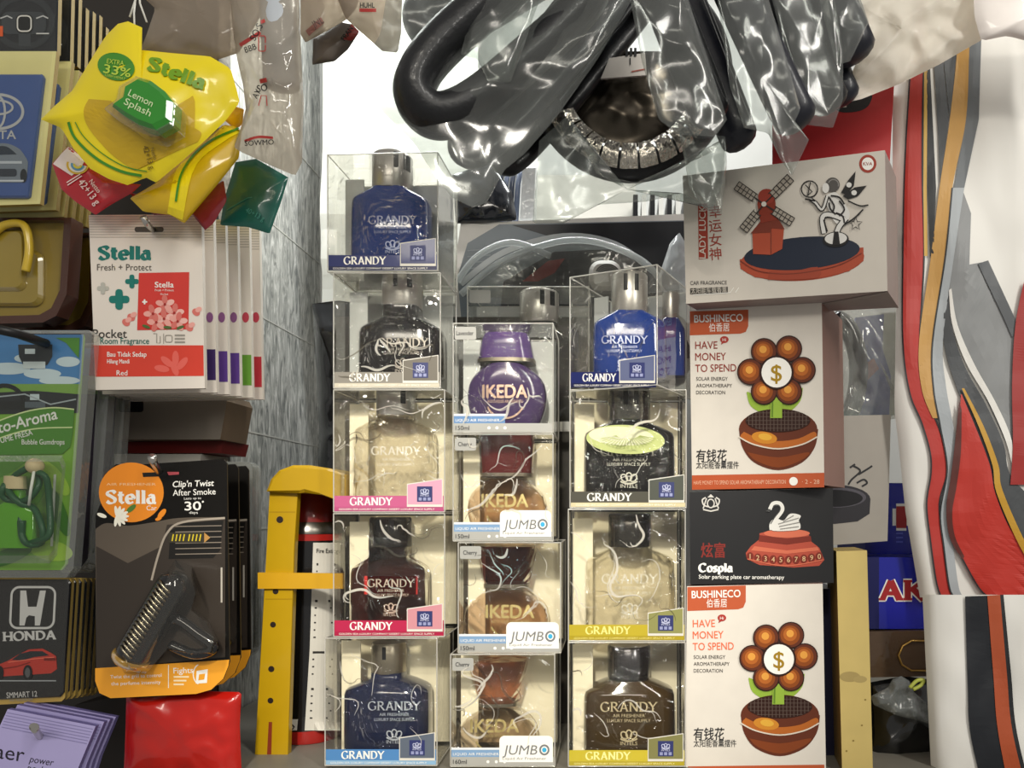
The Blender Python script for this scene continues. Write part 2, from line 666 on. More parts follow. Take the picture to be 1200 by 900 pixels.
def cuboid(mb, x0, y0, z0, x1, y1, z1, mat):
    v = [(x, y, z) for x in (x0, x1) for y in (y0, y1) for z in (z0, z1)]
    mb.mesh(v, [(0, 1, 3, 2), (4, 6, 7, 5), (0, 4, 5, 1), (2, 3, 7, 6), (0, 2, 6, 4), (1, 5, 7, 3)], mat, False)


marble = MARBLE()
b = MB()
cuboid(b, xw - 0.6, PIER_Y, 0.55, xw, BACK_Y + .05, 2.1, marble)
grout = M('#c9c8c2', .7)
for z in (P(0, 620, .25).z, P(0, 502, .17).z, P(0, 352, .17).z, P(0, 222, .17).z, P(0, 90, .17).z):
    cuboid(b, xw - .02, PIER_Y - .0005, z, xw + .0006, BACK_Y, z + .0016, grout)
struct(b.build('wall_left'))
b = MB(); cuboid(b, xw - .6, PIER_Y - .004, .6, xw - .012, PIER_Y - .0008, 2.05, M('#2b2723', .6, bump=.1)); struct(b.build('added_dark_board'))  # added dark board, gives the gaps between the packs their deep shade
b = MB(); cuboid(b, xw - .05, BACK_Y, 0.55, 1.0, BACK_Y + .05, 2.1, M('#b9bab8', .6, bump=.1, bs=20)); struct(b.build('wall_back'))
b = MB(); cuboid(b, xw + .003, -0.045, SHELF_Z - .02, 0.52, BACK_Y - .002, SHELF_Z, M('#77736a', .5, bump=.1)); struct(b.build('trim_1'))
b = MB(); cuboid(b, P(392, 0, .13).x, .128, SHELF_Z, P(800, 0, .13).x, .134, P(0, 372, .13).z, M('#4a4742', .45, bump=.1)); struct(b.build('trim_2'))

# ================================================================ PERFUME BOXES
GLD = M('#d9b867', .3, .8)
wrap = CLEAR(haze=.012, bump=1.0, bs=26, base=.035, warp=3.0, gloss=1.0, rough=.04)
pane = CLEAR(haze=.02, bump=.12, bs=24, base=.01)
edge = CLEAR(haze=.55, bump=.1, hazecol='#f7f5ee', base=.2)  # whitish haze that paints the bright highlight lines along the box edges
cream = M('#fff3d6', .45, bump=.05, bs=14)
palegrey = M('#c6cac8', .4, bump=.05, bs=14)


def quadface(a, b_, c, d, mb, mat):
    mb.add([a, b_, c, d], mat)


def box_frame(x0, y0, x1, y1, YL, YR, depth):
    a, b_, c, d = P(x0, y1, YL), P(x1, y1, YR), P(x1, y0, YR), P(x0, y0, YL)
    # keep the front upright and level
    zb = (a.z + b_.z) / 2; zt = (c.z + d.z) / 2
    a.z = b_.z = zb; c.z = d.z = zt
    c.x, c.y = b_.x, b_.y; d.x, d.y = a.x, a.y
    pl = Pl.three(a, b_, d)
    return [a, b_, c, d], pl


def lotus(mb, sf, cx, cy, r, mat, layer=2):
    for k in (-1, 0, 1):
        stroke(mb, sf, ellp(cx + k * r * .55, cy - r * (.2 if k else .35), r * .34, r * .48, 14, k * 35), r * .16, mat, layer, True)
    stroke(mb, sf, arc(cx, cy + r * .1, r * 1.0, r * .35, 10, 170, 8), r * .18, mat, layer)
    text(mb, sf, 'INTELS', cx - r, cy + r * .95, r * .42, mat, layer, w=2 * r, bold=.02)


CRL = CLEAR(haze=.6, bump=.1, base=.22, hazecol='#fdf8ec')  # pale haze, paints the glints on the film wrinkles
CRD = CLEAR(haze=.42, bump=.1, base=.1, hazecol='#5f594e')  # dark haze, paints the dim swirls between the glints


def crease_glints(root, pl, x0, y0, x1, y1, count, seed):
    """shrink film wrinkles: their glints and dim swirls painted as pale and dark ribbons"""
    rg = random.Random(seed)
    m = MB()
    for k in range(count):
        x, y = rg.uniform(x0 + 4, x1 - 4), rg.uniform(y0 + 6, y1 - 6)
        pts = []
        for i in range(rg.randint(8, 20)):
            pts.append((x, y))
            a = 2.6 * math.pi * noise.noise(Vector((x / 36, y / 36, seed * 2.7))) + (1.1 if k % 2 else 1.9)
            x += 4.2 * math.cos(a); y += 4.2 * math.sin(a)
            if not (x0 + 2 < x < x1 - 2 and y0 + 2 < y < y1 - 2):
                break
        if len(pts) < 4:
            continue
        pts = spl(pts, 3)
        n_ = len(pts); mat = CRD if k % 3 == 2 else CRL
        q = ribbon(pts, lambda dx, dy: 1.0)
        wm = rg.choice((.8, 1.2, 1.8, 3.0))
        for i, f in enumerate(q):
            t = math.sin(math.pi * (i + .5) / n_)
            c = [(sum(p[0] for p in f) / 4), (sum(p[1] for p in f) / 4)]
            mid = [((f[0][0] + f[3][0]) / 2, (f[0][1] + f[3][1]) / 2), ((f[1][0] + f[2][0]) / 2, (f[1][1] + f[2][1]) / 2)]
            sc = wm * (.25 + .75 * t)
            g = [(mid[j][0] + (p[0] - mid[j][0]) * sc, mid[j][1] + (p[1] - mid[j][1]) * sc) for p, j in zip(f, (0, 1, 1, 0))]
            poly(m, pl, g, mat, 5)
    m.build('film_crease_glint', root)['kind'] = 'stuff'


def perfume_box(x0, y0, x1, y1, YL, YR, depth, kind, label, strip, tagc='#3c4250', fill=None, txtc=None, sheen='#e9e4d8'):
    q, pl = box_frame(x0, y0, x1, y1, YL, YR, depth)
    back = pl.n * -depth
    a, b_, c, d = q
    a2, b2, c2, d2 = [p + back for p in q]
    root = thing('perfume_box', (a + b_ + a2 + b2) / 4, label, 'perfume box')
    m = MB()
    m.add([a, b_, c, d], wrap)
    for f in ([b_, b2, c2, c], [a2, a, d, d2], [d, c, c2, d2]):
        m.add(f, pane)
    m.add([b2, a2, d2, c2], pane)
    m.add([a, a2, b2, b_], pane)
    m.build('box_shell', root)
    m = MB()
    for u, v in ((a, b_), (b_, c), (c, d), (d, a), (b_, b2), (c, c2), (d, d2), (c2, d2), (b2, c2), (a2, d2)):
        tube(m, [u, v], .00055, edge, 6, False)
    m.build('box_edge', root)
    if fill is not None:
        m = MB()
        ins = back * .93
        e = (b_ - a).normalized() * .002
        up = Vector((0, 0, .002))
        p = [a + ins + e + up, b_ + ins - e + up, c + ins - e - up, d + ins + e - up]
        prism(m, p, back * .02, fill)
        fl = (b_ - a) * .2
        hh = (d - a)
        prism(m, [a + ins * .55 + e + up, a + ins * .55 + fl + up, a + ins * .55 + fl + hh * .93, a + ins * .55 + e + hh * .93], back * .02, fill)
        m.build('folded_insert', root)
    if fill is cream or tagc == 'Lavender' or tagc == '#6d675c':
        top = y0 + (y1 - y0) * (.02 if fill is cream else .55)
        crease_glints(root, pl, x0, top, x1, y1 - (20 if fill is cream else 6), 9 if strip[0] in ('#4d82b8', '#c2b030', '#4c4a40') else (20 if kind == 'grandy' else 14), int(x0 + y0))
    pr = MB()
    T = M(txtc or '#f4f0e6', .4)
    if kind == 'grandy':
        s0, s1 = M(strip[0], .3, coat=.4), M(strip[1], .3, coat=.4)
        H = y1 - y0
        rect(pr, pl, x0 + 1, y1 - 19, x1 - 1, y1 - 6, s0, 1)
        rect(pr, pl, x0 + 1, y1 - 6, x1 - 1, y1 - 1, s1, 1)
        wd = x1 - x0
        serif(pr, pl, 'GRANDY', x0 + wd * .15, y1 - 8, 9, wd * .38, T, 3, T=.2)
        text(pr, pl, 'GOLDEN SEA LUXURY COMPANY DESERT LUXURY SPACE SUPPLY', x0 + wd * .05, y1 - 2.2, 2.2, T, 3, w=wd * .86)
        pr.build('label_strip', root)
        tg = MB()
        tm = M(tagc, .35, coat=.3)
        poly(tg, pl, [(x1 - 44, y1 - 33), (x1 - 2, y1 - 39), (x1 - 2, y1 - 6), (x1 - 44, y1 - 6)], M('#d6d2c8', .4), 3)
        poly(tg, pl, [(x1 - 43, y1 - 32), (x1 - 3, y1 - 38), (x1 - 3, y1 - 9), (x1 - 43, y1 - 9)], tm, 4)
        sq = M('#2f3566', .4)
        rect(tg, pl, x1 - 32, y1 - 30, x1 - 14, y1 - 12, sq, 5)
        lotus(tg, pl, x1 - 23, y1 - 23, 5, M('#b9bdd8', .4), 6)
        for k in range(3):
            rect(tg, pl, x1 - 30 + k * 5.2, y1 - 17, x1 - 26.4 + k * 5.2, y1 - 13.4, M('#8f94bb', .4), 6)
        tg.build('corner_tag', root)
    else:
        wd = x1 - x0
        rect(pr, pl, x0 + 1, y1 - 11, x1 - 1, y1 - 1, M('#a9a8a2', .35), 1)
        rect(pr, pl, x0 + 1, y1 - 20, x0 + wd * .52, y1 - 11, M('#7d9dc0' if kind != 'plain' else '#5f86b4', .35), 1)
        rect(pr, pl, x0 + 1, y1 - 22, x0 + wd * .54, y1 - 19.5, M('#dfe3e6', .35), 2)
        text(pr, pl, 'LIQUID AIR FRESHENER', x0 + 3, y1 - 13, 3, W, 3, w=wd * .44)
        text(pr, pl, '150ml' if strip != '160ml' else '160ml', x0 + 3, y1 - 3, 5, INK, 3, bold=.01)
        for k in range(3):
            ell(pr, pl, x0 + wd * (.36 + .08 * k), y1 - 5.5, 1.8, 1.8, W, 3)
        pr.build('label_strip', root)
        tg = MB()
        poly(tg, pl, rrp(x0 + 2, y0 + 4, x0 + 27, y0 + 19, 2, 3), M('#a7a6a0', .35), 2)
        text(tg, pl, tagc, x0 + 14, y0 + 14, 5, INK, 3, align='c', w=20 if len(tagc) > 6 else 16, bold=.015)
        tg.build('scent_tag', root)
        if kind == 'jumbo':
            j = MB()
            poly(j, pl, rrp(x0 + wd * .47, y1 - 36, x1 - 2, y1 - 5, 6, 5, (1, 0, 0, 1)), M('#f7f4ea', .4), 3)
            jx, jw = x0 + wd * .5, wd * .34
            jm = M('#77787a', .4)
            text(j, pl, 'JUMB', jx, y1 - 14, 11, jm, 4, w=jw * .98, shear=.18, bold=.004)
            stroke(j, pl, ellp(x1 - 12, y1 - 19.5, 5, 5.4, 18), 2.2, jm, 4, True)
            ell(j, pl, x1 - 12, y1 - 19.5, 2.6, 2.8, M('#39a9d6', .4), 5)
            text(j, pl, 'Liquid Air Freshener', jx, y1 - 8, 3, jm, 4, w=wd * .42)
            j.build('size_label', root)
    return root, pl


def bottle(root_label, cx, Yc, yb, ysh, ycap0, ycap1, hw, caphw, mat, lettering='GRANDY', slots=(.35, .75), txt='#cfd3da', hd=None, patch=None, capmat=None, neckmat=None, lx=0.0, lmark=True):
    s = (D + Yc) / F
    X = (cx - CX) * s
    z = lambda py: P(0, py, Yc).z
    base = Vector((X, Yc, z(yb)))
    root = thing('perfume_bottle', base, root_label, 'perfume bottle')
    hd = (hd or min(hw * .6, 30)) * s
    h = hw * s
    m = MB()
    nk = caphw * .93 * s
    zs = z(ysh)
    rows = [(X, Yc, z(yb), h * .95, hd * .95), (X, Yc, z(yb) + .002, h, hd), (X, Yc, z(yb) + (zs - z(yb)) * .5, h, hd),
            (X, Yc, zs - 8 * s, h * .99, hd), (X, Yc, zs - 3 * s, h * .96, hd * .96), (X, Yc, zs, h * .88, hd * .9),
            (X, Yc, zs + 5 * s, (h * .88 + nk) / 2, hd * .85), (X, Yc, zs + 8 * s, nk * 1.12, hd * .8), (X, Yc, zs + 10 * s, nk, nk)]
    zc0 = z(ycap0)
    if zc0 > zs + 12 * s:
        rows.append((X, Yc, zc0, nk, nk))
    loft(m, rows, mat, 48, 3.6)
    bo = m.build('body', root)
    sf = Sf(m, Yc - hd)
    if lettering:
        t = MB()
        tm = M(txt, .35, .3)
        k = hw / 48
        f = (D + Yc) / (D + Yc - hd / 1)  # seen on the front of the glass
        x0 = cx + lx
        hb = yb - ysh
        if patch:
            rect(t, sf, x0 - 34 * k, ysh + hb * .18, x0 + 34 * k, ysh + hb * .48, M(patch, .4), 1)
        serif(t, sf, lettering, x0 - 30 * k, ysh + hb * .36, 10 * k, 60 * k, tm, 3, T=.15)
        text(t, sf, 'AIR FRESHENER', x0, ysh + hb * .44, 3.4 * k, tm, 3, w=34 * k, align='c')
        text(t, sf, 'LUXURY SPACE SUPPLY', x0, ysh + hb * .51, 3.4 * k, tm, 3, w=46 * k, align='c')
        if lmark:
            lotus(t, sf, x0, ysh + hb * .72, 9 * k, tm, 3)
        t.build('lettering', root)
    c = MB()
    cm = capmat or M('#c4c1bc', .33, .8)
    z1, z0 = z(ycap1), zc0 - .0005
    r = caphw * s
    loft(c, [(X, Yc, z0, r * .97, r * .97), (X, Yc, z0 + .001, r, r), (X, Yc, z1 - .0015, r, r), (X, Yc, z1, r * .93, r * .93)], cm, 40, 2)
    co = c.build('cap', root)
    if slots:
        for u in slots:
            g = MB()
            th0 = math.asin(max(-1, min(1, u * 2 - 1 - .11))); th1 = math.asin(max(-1, min(1, u * 2 - 1 + .11)))
            zt, zb = z1 - (z1 - z0) * .08, z1 - (z1 - z0) * .5
            pts = [(X + math.sin(t) * r * 1.006, Yc - math.cos(t) * r * 1.006) for t in (th0, (th0 + th1) / 2, th1)]
            for i in (0, 1):
                g.add([(pts[i][0], pts[i][1], zb), (pts[i + 1][0], pts[i + 1][1], zb), (pts[i + 1][0], pts[i + 1][1], zt), (pts[i][0], pts[i][1], zt)], M('#17181c', .4))
            g.build('cap_slot', co)
    return root


def flask(root_label, cx, Yc, yb, ytop, hw, caps, mat, capmat, txt='#e3cf8e', tw=(70, 0), hd=22, ty=None, arcmat=None):
    """round-shouldered flask with a wide tapered stopper; caps = (top y, bottom y, half width top, half width bottom)"""
    s = (D + Yc) / F
    X = (cx - CX) * s
    z = lambda py: P(0, py, Yc).z
    root = thing('perfume_flask', (X, Yc, z(yb)), root_label, 'perfume bottle')
    m = MB()
    rows = []
    H = yb - ytop
    for i in range(13):
        t = i / 12
        prof = .72 + .28 * math.sin(math.pi * min(1, .12 + t * .8)) if t < .55 else .98 - .55 * ((t - .55) / .45) ** 2.2
        rows.append((X, Yc, z(yb - H * t), hw * s * prof, hd * s * (.8 + .2 * prof)))
    loft(m, rows, mat, 44, 2.6)
    m.build('body', root)
    sf = Sf(m, Yc - hd * s)
    c = MB()
    y0, y1, w0, w1 = caps
    rr = []
    for i in range(7):
        t = i / 6
        w_ = w1 + (w0 - w1) * t
        if t > .9: w_ *= .94
        rr.append((X, Yc, z(y1 + (y0 - y1) * t), w_ * s, min(hd, w_ * .75) * s))
    loft(c, rr, capmat, 40, 3)
    c.build('stopper', root)
    rg = MB()
    loft(rg, [(X, Yc, z(y1 + 3), (w1 + 1) * s, min(hd, w1 * .78) * s), (X, Yc, z(y1 - 1), (w1 + 1) * s, min(hd, w1 * .78) * s)], M('#8c8474', .3, .8), 40, 3)
    rg.build('collar', root)
    t = MB()
    tm = M(txt, .3, .5)
    ty = ty or yb - H * .5
    text(t, sf, 'IKEDA', cx + tw[1], ty, 15, tm, 3, w=tw[0], bold=.045, align='c')
    text(t, sf, 'AUTO HOUSE AIR FRESHENER', cx + tw[1], ty + 6, 3.5, tm, 3, w=tw[0] * .8, align='c')
    stroke(t, sf, arc(cx + tw[1], ty + 4, tw[0] * .42, 20, 20, 160, 14), 2.2, tm, 3)
    t.build('lettering', root)
    return root


BLUEG = M('#1c3f96', .08, coat=.6, trans=.25)
NAVYG = M('#0d1a40', .08, coat=.6, trans=.15)
SMOKE = M('#1d1b1d', .12, coat=.5)
CLRG = GLASS('#f6f1e6')
dp = .062
# tower of five beside the tiled wall
perfume_box(384, 180, 513, 318, .004, .0, dp, 'grandy', 'clear box with navy label strip holding blue bottle, topmost beside the tiled wall', ('#1a2560', '#141b45'), '#3a3f6b', palegrey)
bottle('cobalt blue bottle with silver cap, topmost in the tower beside the tiled wall', 460, .042, 309, 236, 226, 184, 45, 23, BLUEG, txt='#8d97bd', slots=(.72, .93))
perfume_box(391, 320, 516, 455, .0, .0, dp, 'grandy', 'clear box with silvery label strip holding a charcoal bottle, second from top beside tiled wall', ('#8a857b', '#c8c0ac'), '#6d675c', palegrey)
bottle('charcoal black bottle with silver cap below the cobalt blue bottle', 472, .042, 444, 385, 362, 322, 48, 23, SMOKE, txt='#a9a29a', slots=(.45, .78))
perfume_box(391, 457, 521, 600, .0, .0, dp, 'grandy', 'clear box with pink label strip holding a colourless bottle, beside the tiled wall', ('#bd5a84', '#b04e78'), '#d49ab0', cream)
bottle('colourless glass bottle with silver cap in the box with the pink strip', 464, .042, 588, 502, 488, 462, 46, 22, GLASS('#faf6ee', solid=.5, bump=.9, bs=26), txt='#efe9dc', slots=(.8,), lmark=False)
perfume_box(391, 602, 521, 746, .0, .0, dp, 'grandy', 'clear box with crimson label strip holding dark red bottle, fourth down beside the tiled wall', ('#b3234a', '#a51d42'), '#c98a92', cream)
bottle('dark red bottle with smoky cap in the box with crimson strip', 458, .042, 734, 662, 640, 606, 44, 24, GLASS('#7c4a46', solid=.8, bump=.5), txt='#e8c9b8', patch='#d3312c', capmat=M('#4c4a48', .15, .9), slots=(.35, .65))
perfume_box(381, 748, 512, 897, -.004, -.004, dp, 'grandy', 'clear box with pale blue strip holding a navy bottle, bottom of tower by tiled wall', ('#4d82b8', '#8ab0cf'), '#5b6472', cream)
bottle('midnight navy bottle in the lowest box beside the yellow bracket', 456, .038, 886, 802, 786, 752, 49, 20, NAVYG, txt='#c3cad6', capmat=M('#a49c8c', .3, .9), slots=(.5,), lx=6)

# middle tower of flasks, three deep red and one violet, with a box standing behind the top
perfume_box(548, 336, 690, 505, .095, .095, .07, 'plain', 'tall clear box with silver capped bottle standing behind the violet flask', '150ml', ' ', palegrey)
bottle('colourless bottle with bright silver cap rising behind the violet flask', 632, .13, 492, 398, 381, 343, 44, 23, GLASS('#cfd2d2', solid=.6), lettering=None, slots=(.62, .86))
perfume_box(531, 379, 648, 507, .0, .0, dp, 'plain', 'clear box with violet flask and Lavender tag, top of the flask tower', '150ml', 'Lavender', palegrey)
flask('violet flask with violet tapered stopper', 594, .04, 499, 428, 47, (393, 424, 27, 33), M('#4a3566', .15, coat=.5, trans=.2), M('#563c78', .2, coat=.4), txt='#cfae9c', tw=(52, -2), ty=466)
perfume_box(531, 509, 648, 634, .0, .0, dp, 'jumbo', 'clear box with wide red stopper and open-necked flask directly under the violet flask', '150ml', 'Cherry', cream)
flask('clear flask with deep red stopper directly under the violet flask', 594, .04, 625, 562, 47, (512, 556, 33, 30), GLASS('#f6e6d6', solid=.4, bump=.7), M('#591412', .12, coat=.6), tw=(54, -2), ty=594)
perfume_box(537, 636, 657, 765, .0, .0, dp, 'jumbo', 'clear box with round-bellied cherry flask, second from bottom of flask tower', '150ml', 'Cherry', cream)
flask('clear flask with reddish glass stopper, second from bottom of the flask tower', 594, .04, 757, 690, 50, (640, 684, 36, 26), GLASS('#f5e4d4', solid=.4, bump=.8), GLASS('#b56a5c', solid=.4, bump=.7), tw=(56, 4), ty=724)
perfume_box(528, 767, 650, 898, -.004, -.004, dp, 'jumbo', 'clear box with pale flask and JUMBO label, lowest of the flask tower', '160ml', 'Cherry', cream)
flask('pale clear flask with pinkish stopper, lowest of the flask tower', 584, .036, 889, 828, 47, (772, 822, 36, 22), GLASS('#f5ece2', solid=.4, bump=.8), GLASS('#f2d8cb', solid=.35, bump=.7), tw=(56, -4), ty=858)

# tower beside the white cartons
perfume_box(668, 318, 770, 455, .0, -.032, .08, 'grandy', 'turned clear box with dark blue strip, topmost of the tower beside the white cartons', ('#18225c', '#141b45'), '#5d6484', palegrey)
bottle('bright blue bottle with silver cap in the turned box beside the white cartons', 738, .014, 446, 378, 368, 323, 43, 21, BLUEG, txt='#a8b2d6', slots=(.38, .68), lx=-6)
bottle('smaller blue bottle partly behind the bright blue bottle in the turned box', 786, .035, 442, 384, 376, 344, 17, 10, BLUEG, lettering=None, slots=None, hd=14)
perfume_box(668, 457, 804, 595, .0, .0, dp, 'grandy', 'clear box with black strip holding a black and lime bottle', ('#4c4a40', '#cfc39b'), '#4a4d44', cream)
bottle('black bottle with lime green liquid round its shoulders', 737, .042, 584, 506, 494, 460, 53, 25, SMOKE, txt='#cfcdc0', capmat=M('#8e8d88', .22, 1.0), slots=(.42, .66))
perfume_box(666, 597, 803, 751, .0, .0, dp, 'grandy', 'clear box with yellow strip holding colourless bottle above the amber bottle', ('#b8a52c', '#a8951f'), '#8b8a52', cream, txtc='#efe389')
bottle('colourless bottle with smoked cap above the amber bottle', 738, .042, 740, 652, 640, 602, 52, 25, GLASS('#faf6ec', solid=.4, bump=.8), txt='#f0ead8', capmat=M('#5d5b58', .15, .9), slots=(.33,))
perfume_box(666, 753, 803, 898, -.004, -.004, dp, 'grandy', 'clear box with yellow strip holding the amber bottle, on the shelf board', ('#c2b030', '#ad9c28'), '#7d7a4a', cream, txtc='#f3e99a')
bottle('amber brown bottle with steel cap in the lowest box with a yellow strip', 737, .038, 887, 804, 792, 755, 53, 25, M('#4a3610', .08, coat=.6, trans=.35), txt='#d8c9a2', capmat=M('#77767a', .22, 1.0), slots=None)
# lime liquid meniscus is part of the black bottle
for o in list(COL.objects):
    if o.get('label', '').startswith('black bottle with lime'):
        m = MB(); s = (D + .012) / F
        pts = ellp(733, 515, 46, 17, 36, 3)
        pl = Pl.at(.0095)
        prism(m, [pl.pt(*p) for p in pts], (0, .002, 0), M('#c9d48e', .2, coat=.5))
        poly(m, pl, ellp(728, 511, 38, 11, 30, 3), M('#eef0cf', .2, coat=.5), 1)
        for k in range(-9, 10):
            a = math.radians(90 + k * 8)
            stroke(m, pl, [(736 + 14 * math.cos(a), 509 + 5 * math.sin(a)), (736 + 34 * math.cos(a), 509 + 17 * math.sin(a))], .9, M('#a9b76a', .3), 2)
        m.build('liquid_band', o)

# ================================================================ PACKS HANGING ON THE PIER (Y < PIER_Y)
hookm = M('#8f8d88', .3, 1.0)


def peg(px, py, Y0, label, tip=True, r=.0022, mat=None):
    m = MB()
    a = P(px, py, Y0)
    pts = [a + Vector((0, 0, .006)), a + Vector((0, .002, .001)), a + Vector((0, .008, 0)), Vector((a.x, PIER_Y - .0005, a.z))]
    tube(m, pts, r, mat or hookm, 10)
    return tag(m.build('peg_hook'), label, 'hook')


def card_root(name, pts, Y, label, cat, group=None):
    xs = [p[0] for p in pts]; ys = [p[1] for p in pts]
    return thing(name, P(sum(xs) / len(xs), max(ys), Y), label, cat, group)


GOLDE = M('#8f783a', .45)
film_flat = CLEAR(haze=.02, bump=.35, bs=40, base=.012, gloss=.7)


def film_over(root, pts, sf, layer=14):
    m = MB()
    c = [sf.pt(*p, layer) for p in pts]
    m.add(c, film_flat)
    m.build('clear_sleeve', root)


# --- card with a steering wheel picture, cut by the top edge
Y = -.005; sf = Pl.at(Y)
pts = [(-42, -25), (69, -25), (67, 62), (-42, 62)]
r = card_root('air_freshener_card', pts, Y, 'black card picturing a steering wheel above the blue emblem card', 'air freshener')
m = MB(); prism(m, [sf.pt(*p) for p in pts], (0, .004, 0), M('#1b1f26', .3, coat=.5), GOLDE); m.build('backing_card', r)
plain = r
m = MB(); g = M('#3a3f45', .35)
stroke(m, sf, ellp(28, 26, 33, 29, 36), 7, M('#2b3036', .35, coat=.4), 1, True)
poly(m, sf, rrp(2, 14, 54, 40, 8), g, 1)
rect(m, sf, 22, 36, 36, 54, g, 1)
poly(m, sf, rrp(19, 17, 39, 39, 6), M('#15181c', .4), 2)
q = rrp(21, 19, 37, 37, 5); stroke(m, sf, q, 1.6, M('#d8d8d6', .3), 3, True)
for x in (1, 43): stroke(m, sf, [(x, 22), (x + 8, 19), (x + 14, 22)], 1.6, M('#b9bcc0', .3), 3)
rect(m, sf, 43, 39, 58, 40.5, M('#c5c7c9', .3), 3)
rect(m, sf, -8, 31, 4, 43, M('#d65a2a', .4), 3)
m.build('wheel_picture', r)
film_over(r, pts, sf)
for k in range(6):
    dup(plain, (0, .006 + .0085 * (k + 1), .003 * math.sin(k * 2.1)), 'gold-edged dark card, %s behind the steering wheel card' % ('first', 'second', 'third', 'fourth', 'fifth', 'sixth')[k], 'cards stacked behind the steering wheel card')

# --- blue emblem card
Y = -.012; sf = Pl.at(Y)
pts = [(-45, 60), (66, 60), (47, 239), (-45, 242)]
r = card_root('air_freshener_card', pts, Y, 'pale yellow pack with a blue emblem plate and a grey car', 'air freshener')
m = MB(); prism(m, [sf.pt(*p) for p in pts], (0, .004, 0), M('#d3cd8e', .35, coat=.4), GOLDE); m.build('backing_card', r)
m = MB(); blue = M('#38528c', .35, coat=.4, var=.1)
bevel_prism(m, [(-40, 86), (48, 86), (50, 90), (33, 229), (30, 231), (-40, 231)], Pl.at(Y - .0035), .0033, 2, blue)
m.build('emblem_plate', r)
e = MB(); s2 = Pl.at(Y - .0036); sv = M('#c9ced4', .25, .6)
stroke(e, s2, ellp(-2, 131, 29, 20, 36), 3.4, sv, 1, True)
stroke(e, s2, ellp(-2, 126, 17, 8, 30), 2.6, sv, 1, True)
stroke(e, s2, ellp(-2, 131, 8, 18, 30), 2.8, sv, 1, True)
text(e, s2, 'TOYOTA', -46, 163, 10, sv, 1, w=65, bold=.03)
e.build('car_emblem', r)
e = MB(); gy = M('#6c7784', .35)
poly(e, s2, spl([(-30, 184), (-16, 171), (6, 168), (22, 174), (30, 184), (33, 190)], 5) + [(32, 206), (29, 214), (-30, 214)], gy, 1)
poly(e, s2, spl([(-14, 182), (-5, 173), (8, 172), (20, 181)], 5), M('#2d3744', .2), 2)
rect(e, s2, -20, 189, 26, 192, M('#aab4bf', .3), 2)
poly(e, s2, rrp(-18, 198, 20, 207, 3), M('#2f3742', .3), 2)
ell(e, s2, 28, 206, 4, 8, M('#20252c', .4), 2)
rect(e, s2, -28, 211, 28, 213, M('#b6bec8', .3), 2)
e.build('car_picture', r)
film_over(r, [(-40, 62), (64, 62), (46, 237), (-40, 239)], Pl.at(Y - .0045))
for k in range(5):
    dup(r, (0.0, .008 + .009 * (k + 1), .002 * math.cos(k * 1.7)), 'gold-edged emblem card, %s behind the pale yellow emblem pack' % ('first', 'second', 'third', 'fourth', 'fifth')[k], 'cards stacked behind the blue emblem card')

# --- translucent yellow freshener in a brown frame
Y = 0.01; sf = Pl.at(Y)
pts = rrp(-30, 255, 79, 378, 12, 4, (0, 1, 1, 0))
r = card_root('boxed_air_freshener', pts, Y, 'yellow translucent freshener in a brown frame under the blue emblem card', 'air freshener')
m = MB(); brn = M('#4b2a22', .25, coat=.5)
outer = [(-30, 255), (84, 255), (78, 345), (66, 370), (50, 378), (-30, 380)]
inner = [(-26, 258), (75, 258), (70, 340), (60, 361), (46, 369), (-26, 371)]
for i in range(6):
    j = (i + 1) % 6
    m.add([sf.pt(*outer[i]), sf.pt(*outer[j]), sf.pt(*inner[j]), sf.pt(*inner[i])], brn)
    m.add([sf.pt(*outer[i]), sf.pt(*outer[j]), sf.pt(*outer[j]) + Vector((0, .014, 0)), sf.pt(*outer[i]) + Vector((0, .014, 0))], brn)
    m.add([sf.pt(*inner[i]), sf.pt(*inner[j]), sf.pt(*inner[j]) + Vector((0, .006, 0)), sf.pt(*inner[i]) + Vector((0, .006, 0))], brn)
m.build('frame', r)
m = MB(); prism(m, [sf.pt(*p, -40) for p in inner], (0, .003, 0), M('#8f7a2c', .35, coat=.4, var=.2, bs=30)); m.build('backing_panel', r)
m = MB(); yl = M('#a8912f', .2, coat=.6, trans=.3)
bevel_prism(m, rrp(-30, 292, 48, 358, 12), Pl.at(Y + .002), .004, 4, yl); bevel_prism(m, rrp(-25, 268, 28, 340, 9), Pl.at(Y - .001), .004, 4, M('#9a842c', .2, coat=.6, trans=.2))
m.build('gel_tray', r)
m = MB(); tube(m, [P(x, y, Y - .004) for x, y in spl([(-10, 276), (5, 264), (24, 262), (32, 272), (34, 295), (30, 318)], 8)], .0032, M('#c7a932', .25, coat=.5), 10); m.build('cord_loop', r)
m = MB(); m.add([sf.pt(*p, 1) for p in outer], film_flat); m.build('clear_front', r)
for k in range(4):
    dup(r, (0, .018 + .016 * (k + 1), .0), 'brown-framed yellow freshener, %s behind the one under the blue emblem card' % ('first', 'second', 'third', 'fourth')[k], 'framed yellow fresheners in a stack')

